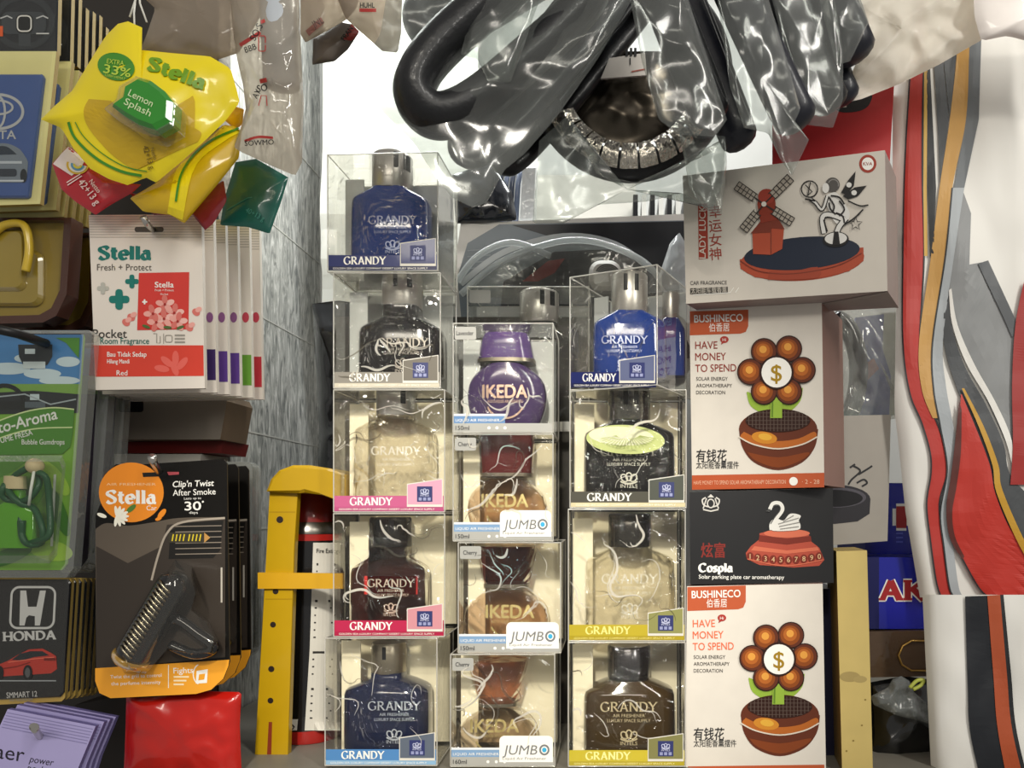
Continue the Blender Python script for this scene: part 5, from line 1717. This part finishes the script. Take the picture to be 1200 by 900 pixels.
stroke(m, pl, ellp(1017, 192, 8.5, 9, 26), 3.2, rr, 1, True); ell(m, pl, 1017, 192, 7, 7.4, W, 1); text(m, pl, 'KVA', 1017, 194, 4, rr, 2, align='c')
m.build('lettering', r)
m = MB(); tc_ = M('#a8482e', .5); td = M('#743020', .4); nv = M('#1e2636', .35)
poly(m, pl, ellp(940, 305, 73, 24, 40, -4) , tc_, 1); poly(m, pl, [(867, 304), (1012, 290), (1012, 306), (995, 318), (960, 326), (920, 329), (885, 325), (868, 315)], tc_, 2)
poly(m, pl, ellp(940, 297, 68, 19, 40, -5), nv, 3)
stroke(m, pl, spl([(868, 306), (890, 318), (930, 321), (980, 312), (1010, 297)], 6), 1, td, 4)
poly(m, pl, spl([(900, 328), (930, 328), (960, 325), (958, 313), (930, 318), (902, 318)], 3), M('#9a412b', .4), 3.5)
poly(m, pl, [(882, 273), (894, 256), (911, 256), (919, 269), (917, 292), (904, 299), (883, 298)], tc_, 5)
poly(m, pl, [(880, 274), (894, 257), (912, 256), (920, 269), (905, 268), (903, 273)], td, 6); stroke(m, pl, [(904, 270), (904, 299)], 1, td, 6)
poly(m, pl, [(892, 262), (911, 258), (909, 235), (905, 226), (897, 224), (890, 228), (888, 240)], M('#84301f', .4), 7); ell(m, pl, 899, 231, 10, 9, M('#94382a', .4), 8)
wk = M('#2e2a28', .4)
for (tx_, ty_) in ((864, 218), (927, 209), (929, 261), (872, 270)):
    hx, hy = 896, 240; ux, uy = tx_ - hx, ty_ - hy; q_ = math.hypot(ux, uy); ux, uy = ux / q_, uy / q_; vx, vy = -uy, ux
    a = lambda t, o: (hx + ux * t + vx * o, hy + uy * t + vy * o)
    poly(m, pl, [a(14, -5), a(q_, -6), a(q_, 6), a(14, 5)], M('#a59c90', .4), 8)
    for o in (-5.5, 0, 5.5): stroke(m, pl, [a(12, o * .9), a(q_, o)], .9, wk, 9)
    for k in range(6): t = 14 + (q_ - 14) * k / 5; stroke(m, pl, [a(t, -5.6), a(t, 5.6)], .9, wk, 9)
    stroke(m, pl, [a(0, 0), a(14, 0)], 1.6, wk, 9)
ell(m, pl, 896, 240, 3, 3, M('#d6cfc6', .3), 10)
m.build('windmill_picture', r)
m = MB(); sv, bk_ = M('#d9d7d2', .25), M('#1f1d1d', .35)
stroke(m, pl, ellp(949, 222, 9.5, 9.5, 26), 1.4, bk_, 5, True); stroke(m, pl, [(944, 217), (952, 225), (946, 230)], 1.2, bk_, 5); stroke(m, pl, [(950, 214), (947, 229)], 1.2, bk_, 5)
ell(m, pl, 976, 217, 8.5, 8.5, M('#55524f', .3), 6); ell(m, pl, 968, 221, 4, 6, sv, 6.5); stroke(m, pl, arc(977, 217, 6, 6, 200, 380, 10), 1.2, M('#8d8a86', .3), 7)
for w2 in ([(986, 226), (994, 212), (1003, 201), (1001, 218), (992, 229)], [(988, 230), (1002, 220), (1016, 218), (1006, 230), (994, 234)]):
    poly(m, pl, w2, bk_, 5); cx_ = sum(p[0] for p in w2) / 5; cy_ = sum(p[1] for p in w2) / 5; ell(m, pl, cx_, cy_, 3.2, 3, sv, 6)
poly(m, pl, spl([(970, 228), (980, 226), (988, 236), (996, 250), (992, 262), (980, 262), (972, 248), (968, 236), (970, 228)], 5), sv, 5)
for pth, wd_ in (([(970, 230), (964, 246), (956, 238), (950, 234)], 3.2), ([(990, 258), (972, 252), (964, 256), (966, 274)], 5.4), ([(992, 256), (984, 266), (980, 276)], 6)):
    stroke(m, pl, spl(pth, 6), wd_ + 1.6, bk_, 6); stroke(m, pl, spl(pth, 6), wd_ - .8, sv, 7)
for pth in ([(972, 232), (978, 242), (976, 250)], [(984, 236), (990, 246), (984, 254)], [(994, 236), (1008, 242), (1018, 241)], [(1012, 246), (1002, 256), (990, 264)], [(966, 258), (968, 266), (970, 272)], [(944, 234), (956, 236)], [(974, 230), (984, 232), (990, 240)], [(980, 250), (988, 254), (990, 262)], [(972, 238), (974, 246), (980, 252)]):
    stroke(m, pl, spl(pth, 5), 1.8, bk_, 8)
st5 = []
for k in range(10):
    a = math.radians(-90 + 36 * k); q_ = 8 if k % 2 == 0 else 3.4; st5.append((1003 + q_ * math.cos(a), 263 + q_ * math.sin(a)))
stroke(m, pl, st5, 1.1, bk_, 6, True)
ell(m, pl, 980, 281, 15, 9, bk_, 6, -3); ell(m, pl, 980, 280, 13, 7, sv, 7, -3); poly(m, pl, [(978, 272), (983, 272), (985, 288), (976, 288)], bk_, 8)
m.build('figure_picture', r)
m = MB(); n_ = pD1.n
c0_, c1_ = pD1.pt(1040, 341), pD1.pt(804, 356)
bt = -n_ * .05
m.add([c0_ + Vector((0, 0, -.0004)), c0_ + (c1_ - c0_) * .35 + bt * .5 + Vector((0, 0, -.0004)), c0_ + bt + Vector((0, 0, -.0004))], M('#8d837c', .5)); m.build('tuck_flap', r)

# ================================================================ BEHIND THE CARTON STACK
pl = turned(960, 1046, .055, .05)
r = carton('ornament_carton', 'grey carton showing a black ring stand, behind the swan carton', [(960, 488), (1044, 486), (1040, 634), (960, 640)], pl, .04, M('#a39d94', .5), M('#6f8384', .4))
m = MB(); bb = M('#26242a', .5)
ell(m, pl, 978, 585, 42, 17, bb, 1); poly(m, pl, [(936, 585), (1020, 585), (1019, 602), (1005, 611), (978, 614), (936, 612)], bb, 1.5); ell(m, pl, 978, 583, 37, 12, M('#55525a', .35), 2); ell(m, pl, 978, 584, 33, 10, M('#17161a', .35), 3)
for pth in ([(1000, 546), (1008, 552), (998, 562), (994, 568)], [(1006, 556), (1016, 550), (1022, 546)], [(1004, 566), (1012, 562), (1016, 566), (1010, 570)], [(996, 548), (1002, 544)]): stroke(m, pl, spl(pth, 5), 2.2, INK, 2)
m.build('ring_picture', r)
m = MB(); th = [math.radians(a) for a in range(-90, 91, 10)]
pth = [P(978 + 28 * math.cos(t), 436 + 62 * math.sin(t), .075 + .004 * math.sin(t * 2)) for t in th]
tube(m, pth, .0085, M('#131318', .2, coat=.7, bump=.3), 14); tag(m.build('rubber_loop'), 'shiny black rubber loop in film beside the upper money flower carton', 'accessory')
m = MB(); bag(m, [(985, 362), (1040, 360), (1085, 352), (1084, 380), (1060, 400), (1052, 440), (1048, 470), (1068, 488), (1040, 492), (985, 488)], .062, .012, .012, CLEAR(haze=.25, bump=.5, bs=22, base=.06, gloss=1.2, hazecol='#d6d8d4'), 41, N=90, R=16, fs=10)
r = thing('film_bag', P(1030, 490, .062), 'clear crinkled bag with blue print beside the upper money flower carton', 'bag'); m.build('bag', r)
m = MB(); pb = Pl.at(.09); prism(m, [pb.pt(*p) for p in [(1003, 372), (1036, 368), (1034, 408), (1044, 440), (1042, 486), (994, 486), (1000, 430)]], (0, .004, 0), M('#5a63b0', .4)); poly(m, pb, [(1004, 432), (1024, 420), (1030, 432), (1012, 450)], M('#b05a58', .4), 1); poly(m, pb, [(996, 452), (1036, 440), (1042, 470), (998, 478)], M('#3a45a8', .4), 2); m.build('blue_card', r)
m = MB(); prism(m, [pb.pt(*p, -20) for p in [(1034, 366), (1062, 364), (1058, 400), (1050, 486), (1036, 486)]], (0, .004, 0), M('#d5d4c6', .4, bump=.5, bs=30)); m.build('white_card', r)
# narrow upright carton
pl = turned(980, 1022, -.012, -.016)
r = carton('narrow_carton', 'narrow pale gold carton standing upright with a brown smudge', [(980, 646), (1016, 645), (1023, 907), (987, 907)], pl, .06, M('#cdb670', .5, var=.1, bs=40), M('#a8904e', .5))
m = MB(); ell(m, pl, 996, 793, 12, 6, M('#a8935a', .6), 1); ell(m, pl, 1008, 796, 8, 4, M('#ad985e', .6), 1)
for x, y in ((1000, 868), (1010, 850), (992, 880), (1014, 820)): ell(m, pl, x, y, 1.3, 1.1, M('#8c7638', .6), 1, n=8)
m.build('smudge', r)
m = MB(); prism(m, [P(964, 690, .03), P(984, 690, .03), P(984, 897, .03), P(966, 897, .03)], (0, .06, 0), M('#1c1c30', .35)); tag(m.build('narrow_carton'), 'dark navy carton edge between the money flower and pale gold cartons', 'box')
# blue cartons
BLU = M('#1a2196', .25, coat=.5, var=.15, bs=10)
for k, (y0, y1, Yk, lab) in enumerate(((653, 737, .05, 'blue carton with red capital letters beside the pale gold carton'), (566, 650, .1, 'deep blue carton behind the grey ring stand carton'))):
    pl = turned(1016, 1110, Yk, Yk)
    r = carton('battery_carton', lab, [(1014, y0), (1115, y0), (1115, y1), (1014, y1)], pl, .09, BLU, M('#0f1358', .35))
    m = MB(); rdx = M('#a2262a', .35)
    if k == 0:
        for lay, (T_, t_, cl) in enumerate(((.34, .2, W), (.24, .1, rdx))): serif(m, pl, 'AK', 1030, 702.5, 22, 56, cl, 2 + 2 * lay, T=T_, t=t_)
        poly(m, pl, [(1014, 653), (1030, 653), (1030, 737), (1014, 737)], M('#0e1250', .35), 1)
    else:
        for lay, (T_, t_, cl) in enumerate(((.6, .4, W), (.36, .2, rdx))): serif(m, pl, 'I', 1049, 616, 20, 14, cl, 2 + 2 * lay, T=T_, t=t_)
        for j in range(3): rect(m, pl, 1050, 624 + j * 5, 1058, 626 + j * 5, M('#5a62c0', .4), 2)
    m.build('lettering', r)
m = MB(); prism(m, [P(1016, 740, .045), P(1115, 738, .045), P(1115, 792, .045), P(1016, 794, .045)], (0, .08, 0), M('#4b3826', .3, coat=.7, bump=.8, bs=45))
r = tag(m.build('brown_packet'), 'brown film-wrapped packet with an oval ring under the blue carton', 'packet')
m = MB(); tube(m, [P(x, y, .043) for x, y in [(1090, 751), (1068, 751), (1058, 757), (1053, 768), (1057, 779), (1068, 786), (1090, 786)]], .0009, M('#b8924e', .3, .8), 8); m.build('oval_ring', r)
m = MB(); bag(m, [(1018, 800), (1060, 792), (1112, 800), (1115, 850), (1112, 893), (1060, 896), (1018, 894)], .05, .025, .012, M('#131415', .2, coat=.8), 43, N=80, R=16, fs=9)
tag(m.build('bin_bag'), 'black glossy plastic bag at the shelf end under the brown packet', 'bag')
m = MB(); bag(m, [(1020, 816), (1040, 806), (1046, 796), (1056, 792), (1066, 798), (1070, 810), (1090, 828), (1090, 848), (1050, 838), (1024, 826)], .02, .012, .014, CLEAR(haze=.4, bump=.5, base=.1, hazecol='#9aa0a0'), 44, N=70, R=14, fs=12)
r = thing('film_bag', P(1055, 848, .02), 'knotted clear grey bag with a yellow tie on the black bag', 'bag'); m.build('bag', r)
m = MB(); tube(m, [P(x, y, .008) for x, y in spl([(1066, 806), (1074, 798), (1082, 797), (1079, 803), (1070, 808)], 5)], .0016, M('#a9b04a', .4), 8); m.build('yellow_tie', r)
# red pack with dark oval window
pl = turned(900, 1046, .045, .02)
r = carton('red_carton', 'red carton with a black oval opening above the windmill carton', [(905, 120), (1048, 96), (1040, 240), (905, 240)], pl, .05, M('#b3262a', .5), M('#d7a9a6', .4))
m = MB(); poly(m, pl, spl([(978, 118), (990, 114), (1020, 108), (1019, 122), (1008, 130), (988, 132), (978, 128)], 4), M('#14141c', .4), 1); rect(m, pl, 984, 116, 992, 126, M('#d8d4cc', .4), 2); m.build('oval_print', r)

# ================================================================ PRINTED CLOTH SHEETS ON THE SIDE
FAB = M('#eceae4', .55, var=.04, bs=12)


def cloth(rows, Y, label, name='printed_sheet', seed=0, ny=44, nx=26):
    """rows: (py, left px, right px)"""
    ys = [r_[0] for r_ in rows]
    m = MB(); vs = []; fc = []
    for back in (0, 1):
        b0 = len(vs)
        for i in range(ny + 1):
            py = ys[0] + (ys[-1] - ys[0]) * i / ny
            k = max(j for j in range(len(rows) - 1) if rows[j][0] <= py + 1e-6)
            f = (py - rows[k][0]) / (rows[k + 1][0] - rows[k][0])
            xl = rows[k][1] + (rows[k + 1][1] - rows[k][1]) * f; xr = rows[k][2] + (rows[k + 1][2] - rows[k][2]) * f
            for j in range(nx + 1):
                t = j / nx; px = xl + (xr - xl) * t
                dY = .008 * math.exp(-((t) / .03) ** 2) + .006 * noise.noise(Vector((px / 55, py / 160, seed))) + .002 * noise.noise(Vector((px / 22, py / 45, seed + 4)))
                vs.append(P(px, py, Y + dY + back * .003 - .02 * t))
        for i in range(ny):
            for j in range(nx):
                a = b0 + i * (nx + 1) + j
                f_ = (a, a + nx + 1, a + nx + 2, a + 1)
                fc.append(f_ if back == 0 else f_[::-1])
    m.mesh(vs, fc, FAB, True)
    r = thing(name, P(1130, ys[-1], Y), label, 'printed sheet')
    m.build('fabric', r)
    return r, Sf(m, Y)


r, sf = cloth([(-30, 1062, 1290), (95, 1046, 1290), (200, 1046, 1290), (340, 1050, 1290), (430, 1049, 1290), (480, 1048, 1290), (520, 1053, 1290), (600, 1061, 1290), (700, 1078, 1290)], .03, 'white sheet with sweeping red, gold and grey racing stripes')
RED, ORG, GLDc, GRY, LGR, DGR, BK2 = M('#b8322a', .5), M('#c0492c', .5), M('#c89a54', .5), M('#8b8d8e', .5), M('#aab0b4', .5), M('#4c4f52', .5), M('#26282b', .5)
m = MB()
Q = lambda *p: [(p[i], p[i + 1]) for i in range(0, len(p), 2)]
S = spl


def st(name, L, R, mat, layer, n=90, mm=5, ol=None):
    layer = layer * 1.3 + 1.5
    b_ = MB()
    band(b_, sf, L, R, mat, layer, n, mm)
    if ol:
        for ln in ol:
            for q_ in ribbon(ln, lambda dx, dy: 1.8):
                b_.k = 0; poly(b_, sf, q_, BK2, layer + 1)
    b_.build(name, r)


redL = S(Q(1074, -30, 1070, 60, 1066, 95, 1060, 200, 1058, 300, 1058, 400, 1066, 460, 1080, 495, 1090, 530, 1091, 555, 1086, 590, 1090, 630, 1097, 680, 1103, 700), 6)
redR = S(Q(1090, -30, 1086, 60, 1082, 95, 1081, 200, 1083, 300, 1078, 400, 1082, 460, 1098, 495, 1109, 530, 1110, 555, 1101, 590, 1105, 630, 1112, 680, 1120, 700), 6)
st('red_stripe', redL, redR, RED, 2, ol=[redL, redR])
goL = S(Q(1126, -30, 1122, 55, 1113, 140, 1101, 220, 1091, 300, 1077, 400, 1080, 455, 1093, 490), 6)
goR = S(Q(1140, -30, 1136, 55, 1132, 140, 1116, 220, 1108, 300, 1093, 400, 1094, 455, 1101, 490), 6)
st('gold_stripe', goL, goR, GLDc, 3)
st('thin_gold_stripe', Q(1084, -30, 1083, 80, 1082, 220, 1083, 300), Q(1088, -30, 1087, 80, 1086, 220, 1087, 300), M('#d2aa55', .5), 3)
st('black_stripe', Q(1088, -30, 1086, 80, 1087, 220, 1090, 300), Q(1094, -30, 1090, 80, 1097, 220, 1094, 300), BK2, 3)
st('black_wedge', Q(1095, -30, 1095, 80, 1099, 150, 1102, 220), Q(1104, -30, 1106, 80, 1112, 140, 1102, 220), DGR, 2.5)
st('dark_stripe', Q(1112, -30, 1106, 70, 1113, 140), Q(1124, -30, 1121, 60, 1114, 140), DGR, 2.6)
lgL = S(Q(1116, 220, 1108, 300, 1093, 400, 1094, 455, 1102, 500, 1110, 550, 1102, 600, 1106, 640, 1113, 690, 1121, 700), 6)
lgR = S(Q(1130, 220, 1118, 300, 1105, 400, 1109, 455, 1119, 510, 1121, 560, 1112, 600, 1117, 640, 1124, 690, 1132, 700), 6)
st('light_grey_stripe', lgL, lgR, LGR, 3, ol=[lgL])
st('dark_grey_stripe', Q(1138, -30, 1136, 50, 1132, 140, 1117, 225), Q(1152, -30, 1150, 45, 1147, 140, 1129, 225), M('#6f7478', .5), 2)
st('grey_field', Q(1128, 225, 1117, 300, 1112, 345, 1122, 400, 1150, 455, 1180, 520), Q(1129, 225, 1138, 250, 1136, 310, 1158, 306, 1190, 375, 1187, 521), M('#8d8f90', .5, var=.12, bs=30), 1, 90, 8)
st('dark_edge_band', Q(1146, 309, 1176, 372, 1186, 395), Q(1158, 305, 1190, 374, 1192, 390), M('#5b5e61', .5), 3)
st('white_curve', S(Q(1112, 340, 1116, 380, 1132, 425, 1158, 470, 1178, 515, 1186, 545), 6), S(Q(1115, 338, 1122, 380, 1141, 425, 1166, 470, 1184, 510, 1188, 540), 6), FAB, 4)
st('dark_grey_curve', S(Q(1106, 365, 1106, 400, 1116, 440, 1140, 500, 1160, 545, 1170, 590, 1200, 650), 6), S(Q(1112, 345, 1116, 385, 1131, 430, 1156, 475, 1176, 520, 1186, 560, 1230, 600), 6), DGR, 3, 90, 5)
st('red_side_panel', S(Q(1200, 330, 1190, 380, 1186, 450, 1187, 520, 1184, 568), 6), S(Q(1282, 330, 1282, 380, 1282, 450, 1282, 520, 1282, 568), 6), M('#a02a26', .5), 5, 90, 6)
st('red_flame_panel', S(Q(1126, 462, 1124, 500, 1120, 545, 1112, 590, 1113, 625, 1128, 655, 1148, 690, 1160, 700), 6), S(Q(1127, 462, 1143, 500, 1160, 545, 1167, 580, 1190, 628, 1236, 660, 1280, 690, 1282, 699), 6), M('#c2352a', .5), 5.5, 90, 10,
   ol=[S(Q(1113, 622, 1128, 655, 1148, 690, 1160, 700), 6)])
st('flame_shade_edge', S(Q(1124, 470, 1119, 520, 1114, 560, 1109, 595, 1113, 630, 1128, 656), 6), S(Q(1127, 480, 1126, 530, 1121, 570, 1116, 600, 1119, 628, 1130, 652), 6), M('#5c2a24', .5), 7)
st('gold_flame_edge', S(Q(1127, 455, 1147, 500, 1163, 545, 1168, 578, 1195, 640, 1225, 690), 6), S(Q(1130, 455, 1153, 500, 1170, 545, 1175, 575, 1204, 640, 1236, 690), 6), M('#c99a34', .5), 7.5)

r, sf = cloth([(697, 1081, 1290), (760, 1084, 1290), (840, 1088, 1290), (960, 1094, 1290)], -.005, 'lower white sheet with a black stripe and an orange stripe', seed=5, ny=24)
bl_L, bl_R = S(Q(1131, 699, 1134, 800, 1138, 865, 1162, 960), 6), S(Q(1157, 698, 1164, 790, 1170, 860, 1190, 960), 6)
st('black_stripe', bl_L, bl_R, M('#1b1e24', .5), 2)
st('orange_stripe', bl_R, S(Q(1172, 697, 1180, 790, 1187, 860, 1212, 960), 6), M('#b0512e', .5), 3)
st('thin_black_stripe', S(Q(1172, 697, 1180, 790, 1187, 860, 1212, 960), 6), S(Q(1176, 697, 1185, 790, 1192, 860, 1217, 960), 6), BK2, 3)

WB = CLEAR(tint='#f6f3ea', haze=.82, bump=.3, bs=14, base=.05, gloss=.8, hazecol='#efeae0')
m = MB(); bag(m, [(965, -20), (1160, -20), (1150, 20), (1152, 46), (1100, 76), (1055, 98), (1010, 116), (984, 122), (996, 90), (1012, 55), (1000, 20)], -.03, .014, .022, WB, 51, N=110, R=18, fs=8)
tag(m.build('film_bag'), 'milky white plastic bag draped over the striped sheet and red carton', 'bag')
m = MB(); bag(m, [(1140, -30), (1290, -30), (1290, 60), (1230, 55), (1180, 42), (1150, 48), (1142, 20)], -.05, .012, .006, M('#f4ece6', .4, coat=.3), 52, N=60, R=10, fs=5, hard=.2)
tag(m.build('film_bag'), 'bright white bag in the corner above the striped sheet', 'bag')

# ================================================================ STEERING WHEEL COVERS HANGING IN FILM BAGS
RUB = M('#121316', .45, coat=.12, bump=.25, bs=180)
RUB2 = M('#181a24', .42, coat=.15, bump=.2, bs=120)


def loop_cover(end, far, half, Y, tr, mat, label, lean=.5, bow=0.0):
    """a steering wheel cover pressed flat into a long loop; end = photo point of its lowest end, far = its other end"""
    a, b_ = P(end[0], end[1], Y), P(far[0], far[1], Y + .02)
    L = (b_ - a).length; u = (b_ - a) / L
    v = (Vector((u.z, 0, -u.x)) * lean + Vector((0, math.sqrt(1 - lean * lean), 0))).normalized()
    hw = half * (D + Y) / F
    pts = []
    N_ = 96
    for i in range(N_):
        t = 2 * math.pi * i / N_
        c_, s_ = math.cos(t), math.sin(t)
        x = L / 2 - L / 2 * math.copysign(abs(c_) ** .55, c_)
        y = hw * math.copysign(abs(s_) ** .8, s_)
        side = Vector((u.z, 0, -u.x)) * (bow * math.sin(math.pi * x / L))
        pts.append(a + u * x + v * y + side)
    m = MB(); vs, fc = [], []
    n = 14
    for i, p in enumerate(pts):
        d = (pts[(i + 1) % N_] - pts[i - 1]).normalized()
        w_ = u.cross(v).normalized(); rad = d.cross(w_).normalized()
        for j in range(n):
            q = 2 * math.pi * j / n
            vs.append(p + rad * (tr * .7 * math.cos(q)) + w_ * (tr * 1.15 * math.sin(q)))
    for i in range(N_):
        for j in range(n):
            fc.append((i * n + j, ((i + 1) % N_) * n + j, ((i + 1) % N_) * n + (j + 1) % n, i * n + (j + 1) % n))
    m.mesh(vs, fc, mat, True)
    return tag(m.build('steering_wheel_cover'), label, 'steering wheel cover')


CB = CLEAR(tint='#eceeec', haze=.085, bump=.3, bs=5, base=.05, gloss=1.5, hazecol='#d2d6d4', rough=.16)
loop_cover((494, 30), (690, -88), 24, .035, .02, RUB, 'black steering wheel cover in film, cut off by the top edge above its twin', .9)
loop_cover((494, 126), (690, -47), 36, -.085, .021, RUB, 'black steering wheel cover nearest the camera with a rounded end above the blue bottle', .95)
loop_cover((546, 178), (738, -40), 18, -.03, .016, RUB2, 'blue-black steering wheel cover second in the slanting bundle', .7)
loop_cover((590, 192), (772, -30), 14, .035, .013, RUB, 'thin black steering wheel cover at the underside of the slanting bundle', .6)
loop_cover((832, 132), (768, -30), 14, -.09, .012, RUB, 'black steep cover in film nearest the silver-studded ring')
loop_cover((866, 162), (792, -30), 10, -.055, .012, RUB2, 'blue-black steep cover in film, second from the silver-studded ring')
loop_cover((932, 138), (850, -36), 13, -.09, .013, RUB2, 'blue-black steep cover in film, third from the silver-studded ring')
loop_cover((972, 118), (896, -40), 12, -.06, .012, RUB, 'black steep cover in film, fourth from the silver-studded ring')
loop_cover((988, 112), (926, -40), 9, -.03, .011, RUB2, 'slim blue-black cover in film above the red carton')
loop_cover((1000, 58), (955, -50), 14, -.055, .014, RUB2, 'steep blue-black cover in film touching the milky white bag')

# silver-studded cover facing the camera
Yr = .02; s_ = (D + Yr) / F
root = thing('steering_wheel_cover', P(738, 215, Yr), 'black steering wheel cover with crinkled silver segments, hanging behind the slanting bundle', 'steering wheel cover')
m = MB(); N_ = 72; n = 12; vs, fc = [], []
for i in range(N_):
    a = 2 * math.pi * i / N_
    c = P(738 + 104 * math.cos(a), 88 + 108 * math.sin(a), Yr + .02 * -math.sin(a) * .5)
    rad = Vector((math.cos(a), 0, -math.sin(a)))
    for j in range(n):
        b_ = 2 * math.pi * j / n
        vs.append(c + rad * (.0125 * math.cos(b_)) + Vector((0, .0125 * math.sin(b_), 0)))
for i in range(N_):
    for j in range(n):
        fc.append((i * n + j, ((i + 1) % N_) * n + j, ((i + 1) % N_) * n + (j + 1) % n, i * n + (j + 1) % n))
m.mesh(vs, fc, RUB, True); m.build('ring', root)
FOIL = M('#d6d0c4', .18, 1.0, bump=1.0, bs=260)
for k in range(9):
    a0 = math.radians(32 + k * 13.2); m = MB(); vs, fc = [], []
    for i in range(7):
        a = a0 + math.radians(11.6) * i / 6
        c = P(738 + 92 * math.cos(a), 84 + 99 * math.sin(a), Yr - .013 - .01 * math.sin(a))
        rad = Vector((math.cos(a), 0, -math.sin(a)))
        for j in range(9):
            t = (j / 8 - .5) * 2
            nz = noise.noise(Vector((k * 3 + i * 1.1, j * .9, 0))) * .0016
            vs.append(c + rad * (t * .0105) + Vector((0, -.0065 * math.cos(t * 1.5) + nz, 0)))
    for i in range(6):
        for j in range(8):
            fc.append((i * 9 + j, (i + 1) * 9 + j, (i + 1) * 9 + j + 1, i * 9 + j + 1))
    m.mesh(vs, fc, FOIL, True); m.build('silver_segment', root)
m = MB(); prism(m, [P(x, y, .04) for x, y in [(714, 68), (756, 62), (758, 88), (704, 92)]], (0, .002, 0), M('#d9d3cb', .5))
pl = Pl.at(.0395); text(m, pl, '1', 738, 76, 8, INK, 1, bold=.02); stroke(m, pl, [(740, 84), (756, 81)], 1.4, M('#b05a4a', .4), 1)
for k in range(3): rect(m, pl, 733 + k * 5, 56, 736 + k * 5, 66, INK, 1)
m.build('size_card', root)
m = MB(); bag(m, [(650, 60), (820, 60), (824, 110), (800, 150), (738, 176), (680, 160), (655, 120)], .06, .006, .012, M('#5d564c', .25, .9, bump=.3, bs=20), 61, N=70, R=12, fs=6)
m.build('foil_lining', root)

BAGS = [
    ('clear film bag with a pale flap round the nearest black steering wheel cover', [(455, -20), (446, 40), (420, 80), (396, 98), (412, 118), (440, 122), (458, 140), (486, 168), (505, 200), (530, 232), (556, 244), (572, 236), (590, 200), (615, 180), (650, 140), (700, 70), (752, -20)], -.085, .012, .014, (575, 90), 71),
    ('small bright film flap over the upper black cover', [(560, -20), (640, -20), (625, 20), (612, 60), (598, 97), (572, 96), (560, 70), (540, 64), (548, 30)], -.098, .006, .012, None, 72),
    ('clear film bag hanging low round the silver-studded ring', [(632, 165), (665, 135), (700, 205), (745, 214), (800, 190), (832, 180), (850, 160), (848, 212), (835, 246), (800, 226), (760, 236), (700, 240), (660, 262), (624, 262), (628, 210)], -.02, .008, .014, (735, 222), 73),
    ('clear film bag with a bright crease round the first steep cover', [(735, -20), (800, -20), (830, 70), (852, 140), (838, 160), (796, 158), (772, 140), (752, 72)], -.115, .01, .012, None, 74),
    ('clear film bag with a pointed tail round the second steep cover', [(838, -20), (895, -20), (925, 80), (938, 128), (930, 145), (948, 164), (928, 206), (914, 186), (900, 156), (872, 150), (855, 100)], -.118, .01, .012, (893, 90), 75),
    ('clear film bag round the third steep cover above the red carton', [(900, -20), (975, -20), (988, 60), (988, 116), (976, 150), (942, 146), (932, 110)], -.09, .01, .012, None, 76),
    ('clear film bag round the steep cover next to the milky white bag', [(955, -20), (1002, -20), (1018, 26), (1008, 48), (996, 72), (980, 76)], -.08, .008, .01, None, 77),
    ('grey film bag tail hanging over the corner of the windmill carton', [(796, 155), (850, 160), (852, 190), (846, 252), (826, 246), (808, 220)], -.07, .006, .012, None, 78),
]
for lab, out, Y, bl, cr_, ce, sd in BAGS:
    m = MB(); bag(m, out, Y, bl, cr_, CB, sd, N=110, R=18, fs=4.2, center=ce)
    tag(m.build('film_bag'), lab, 'bag')
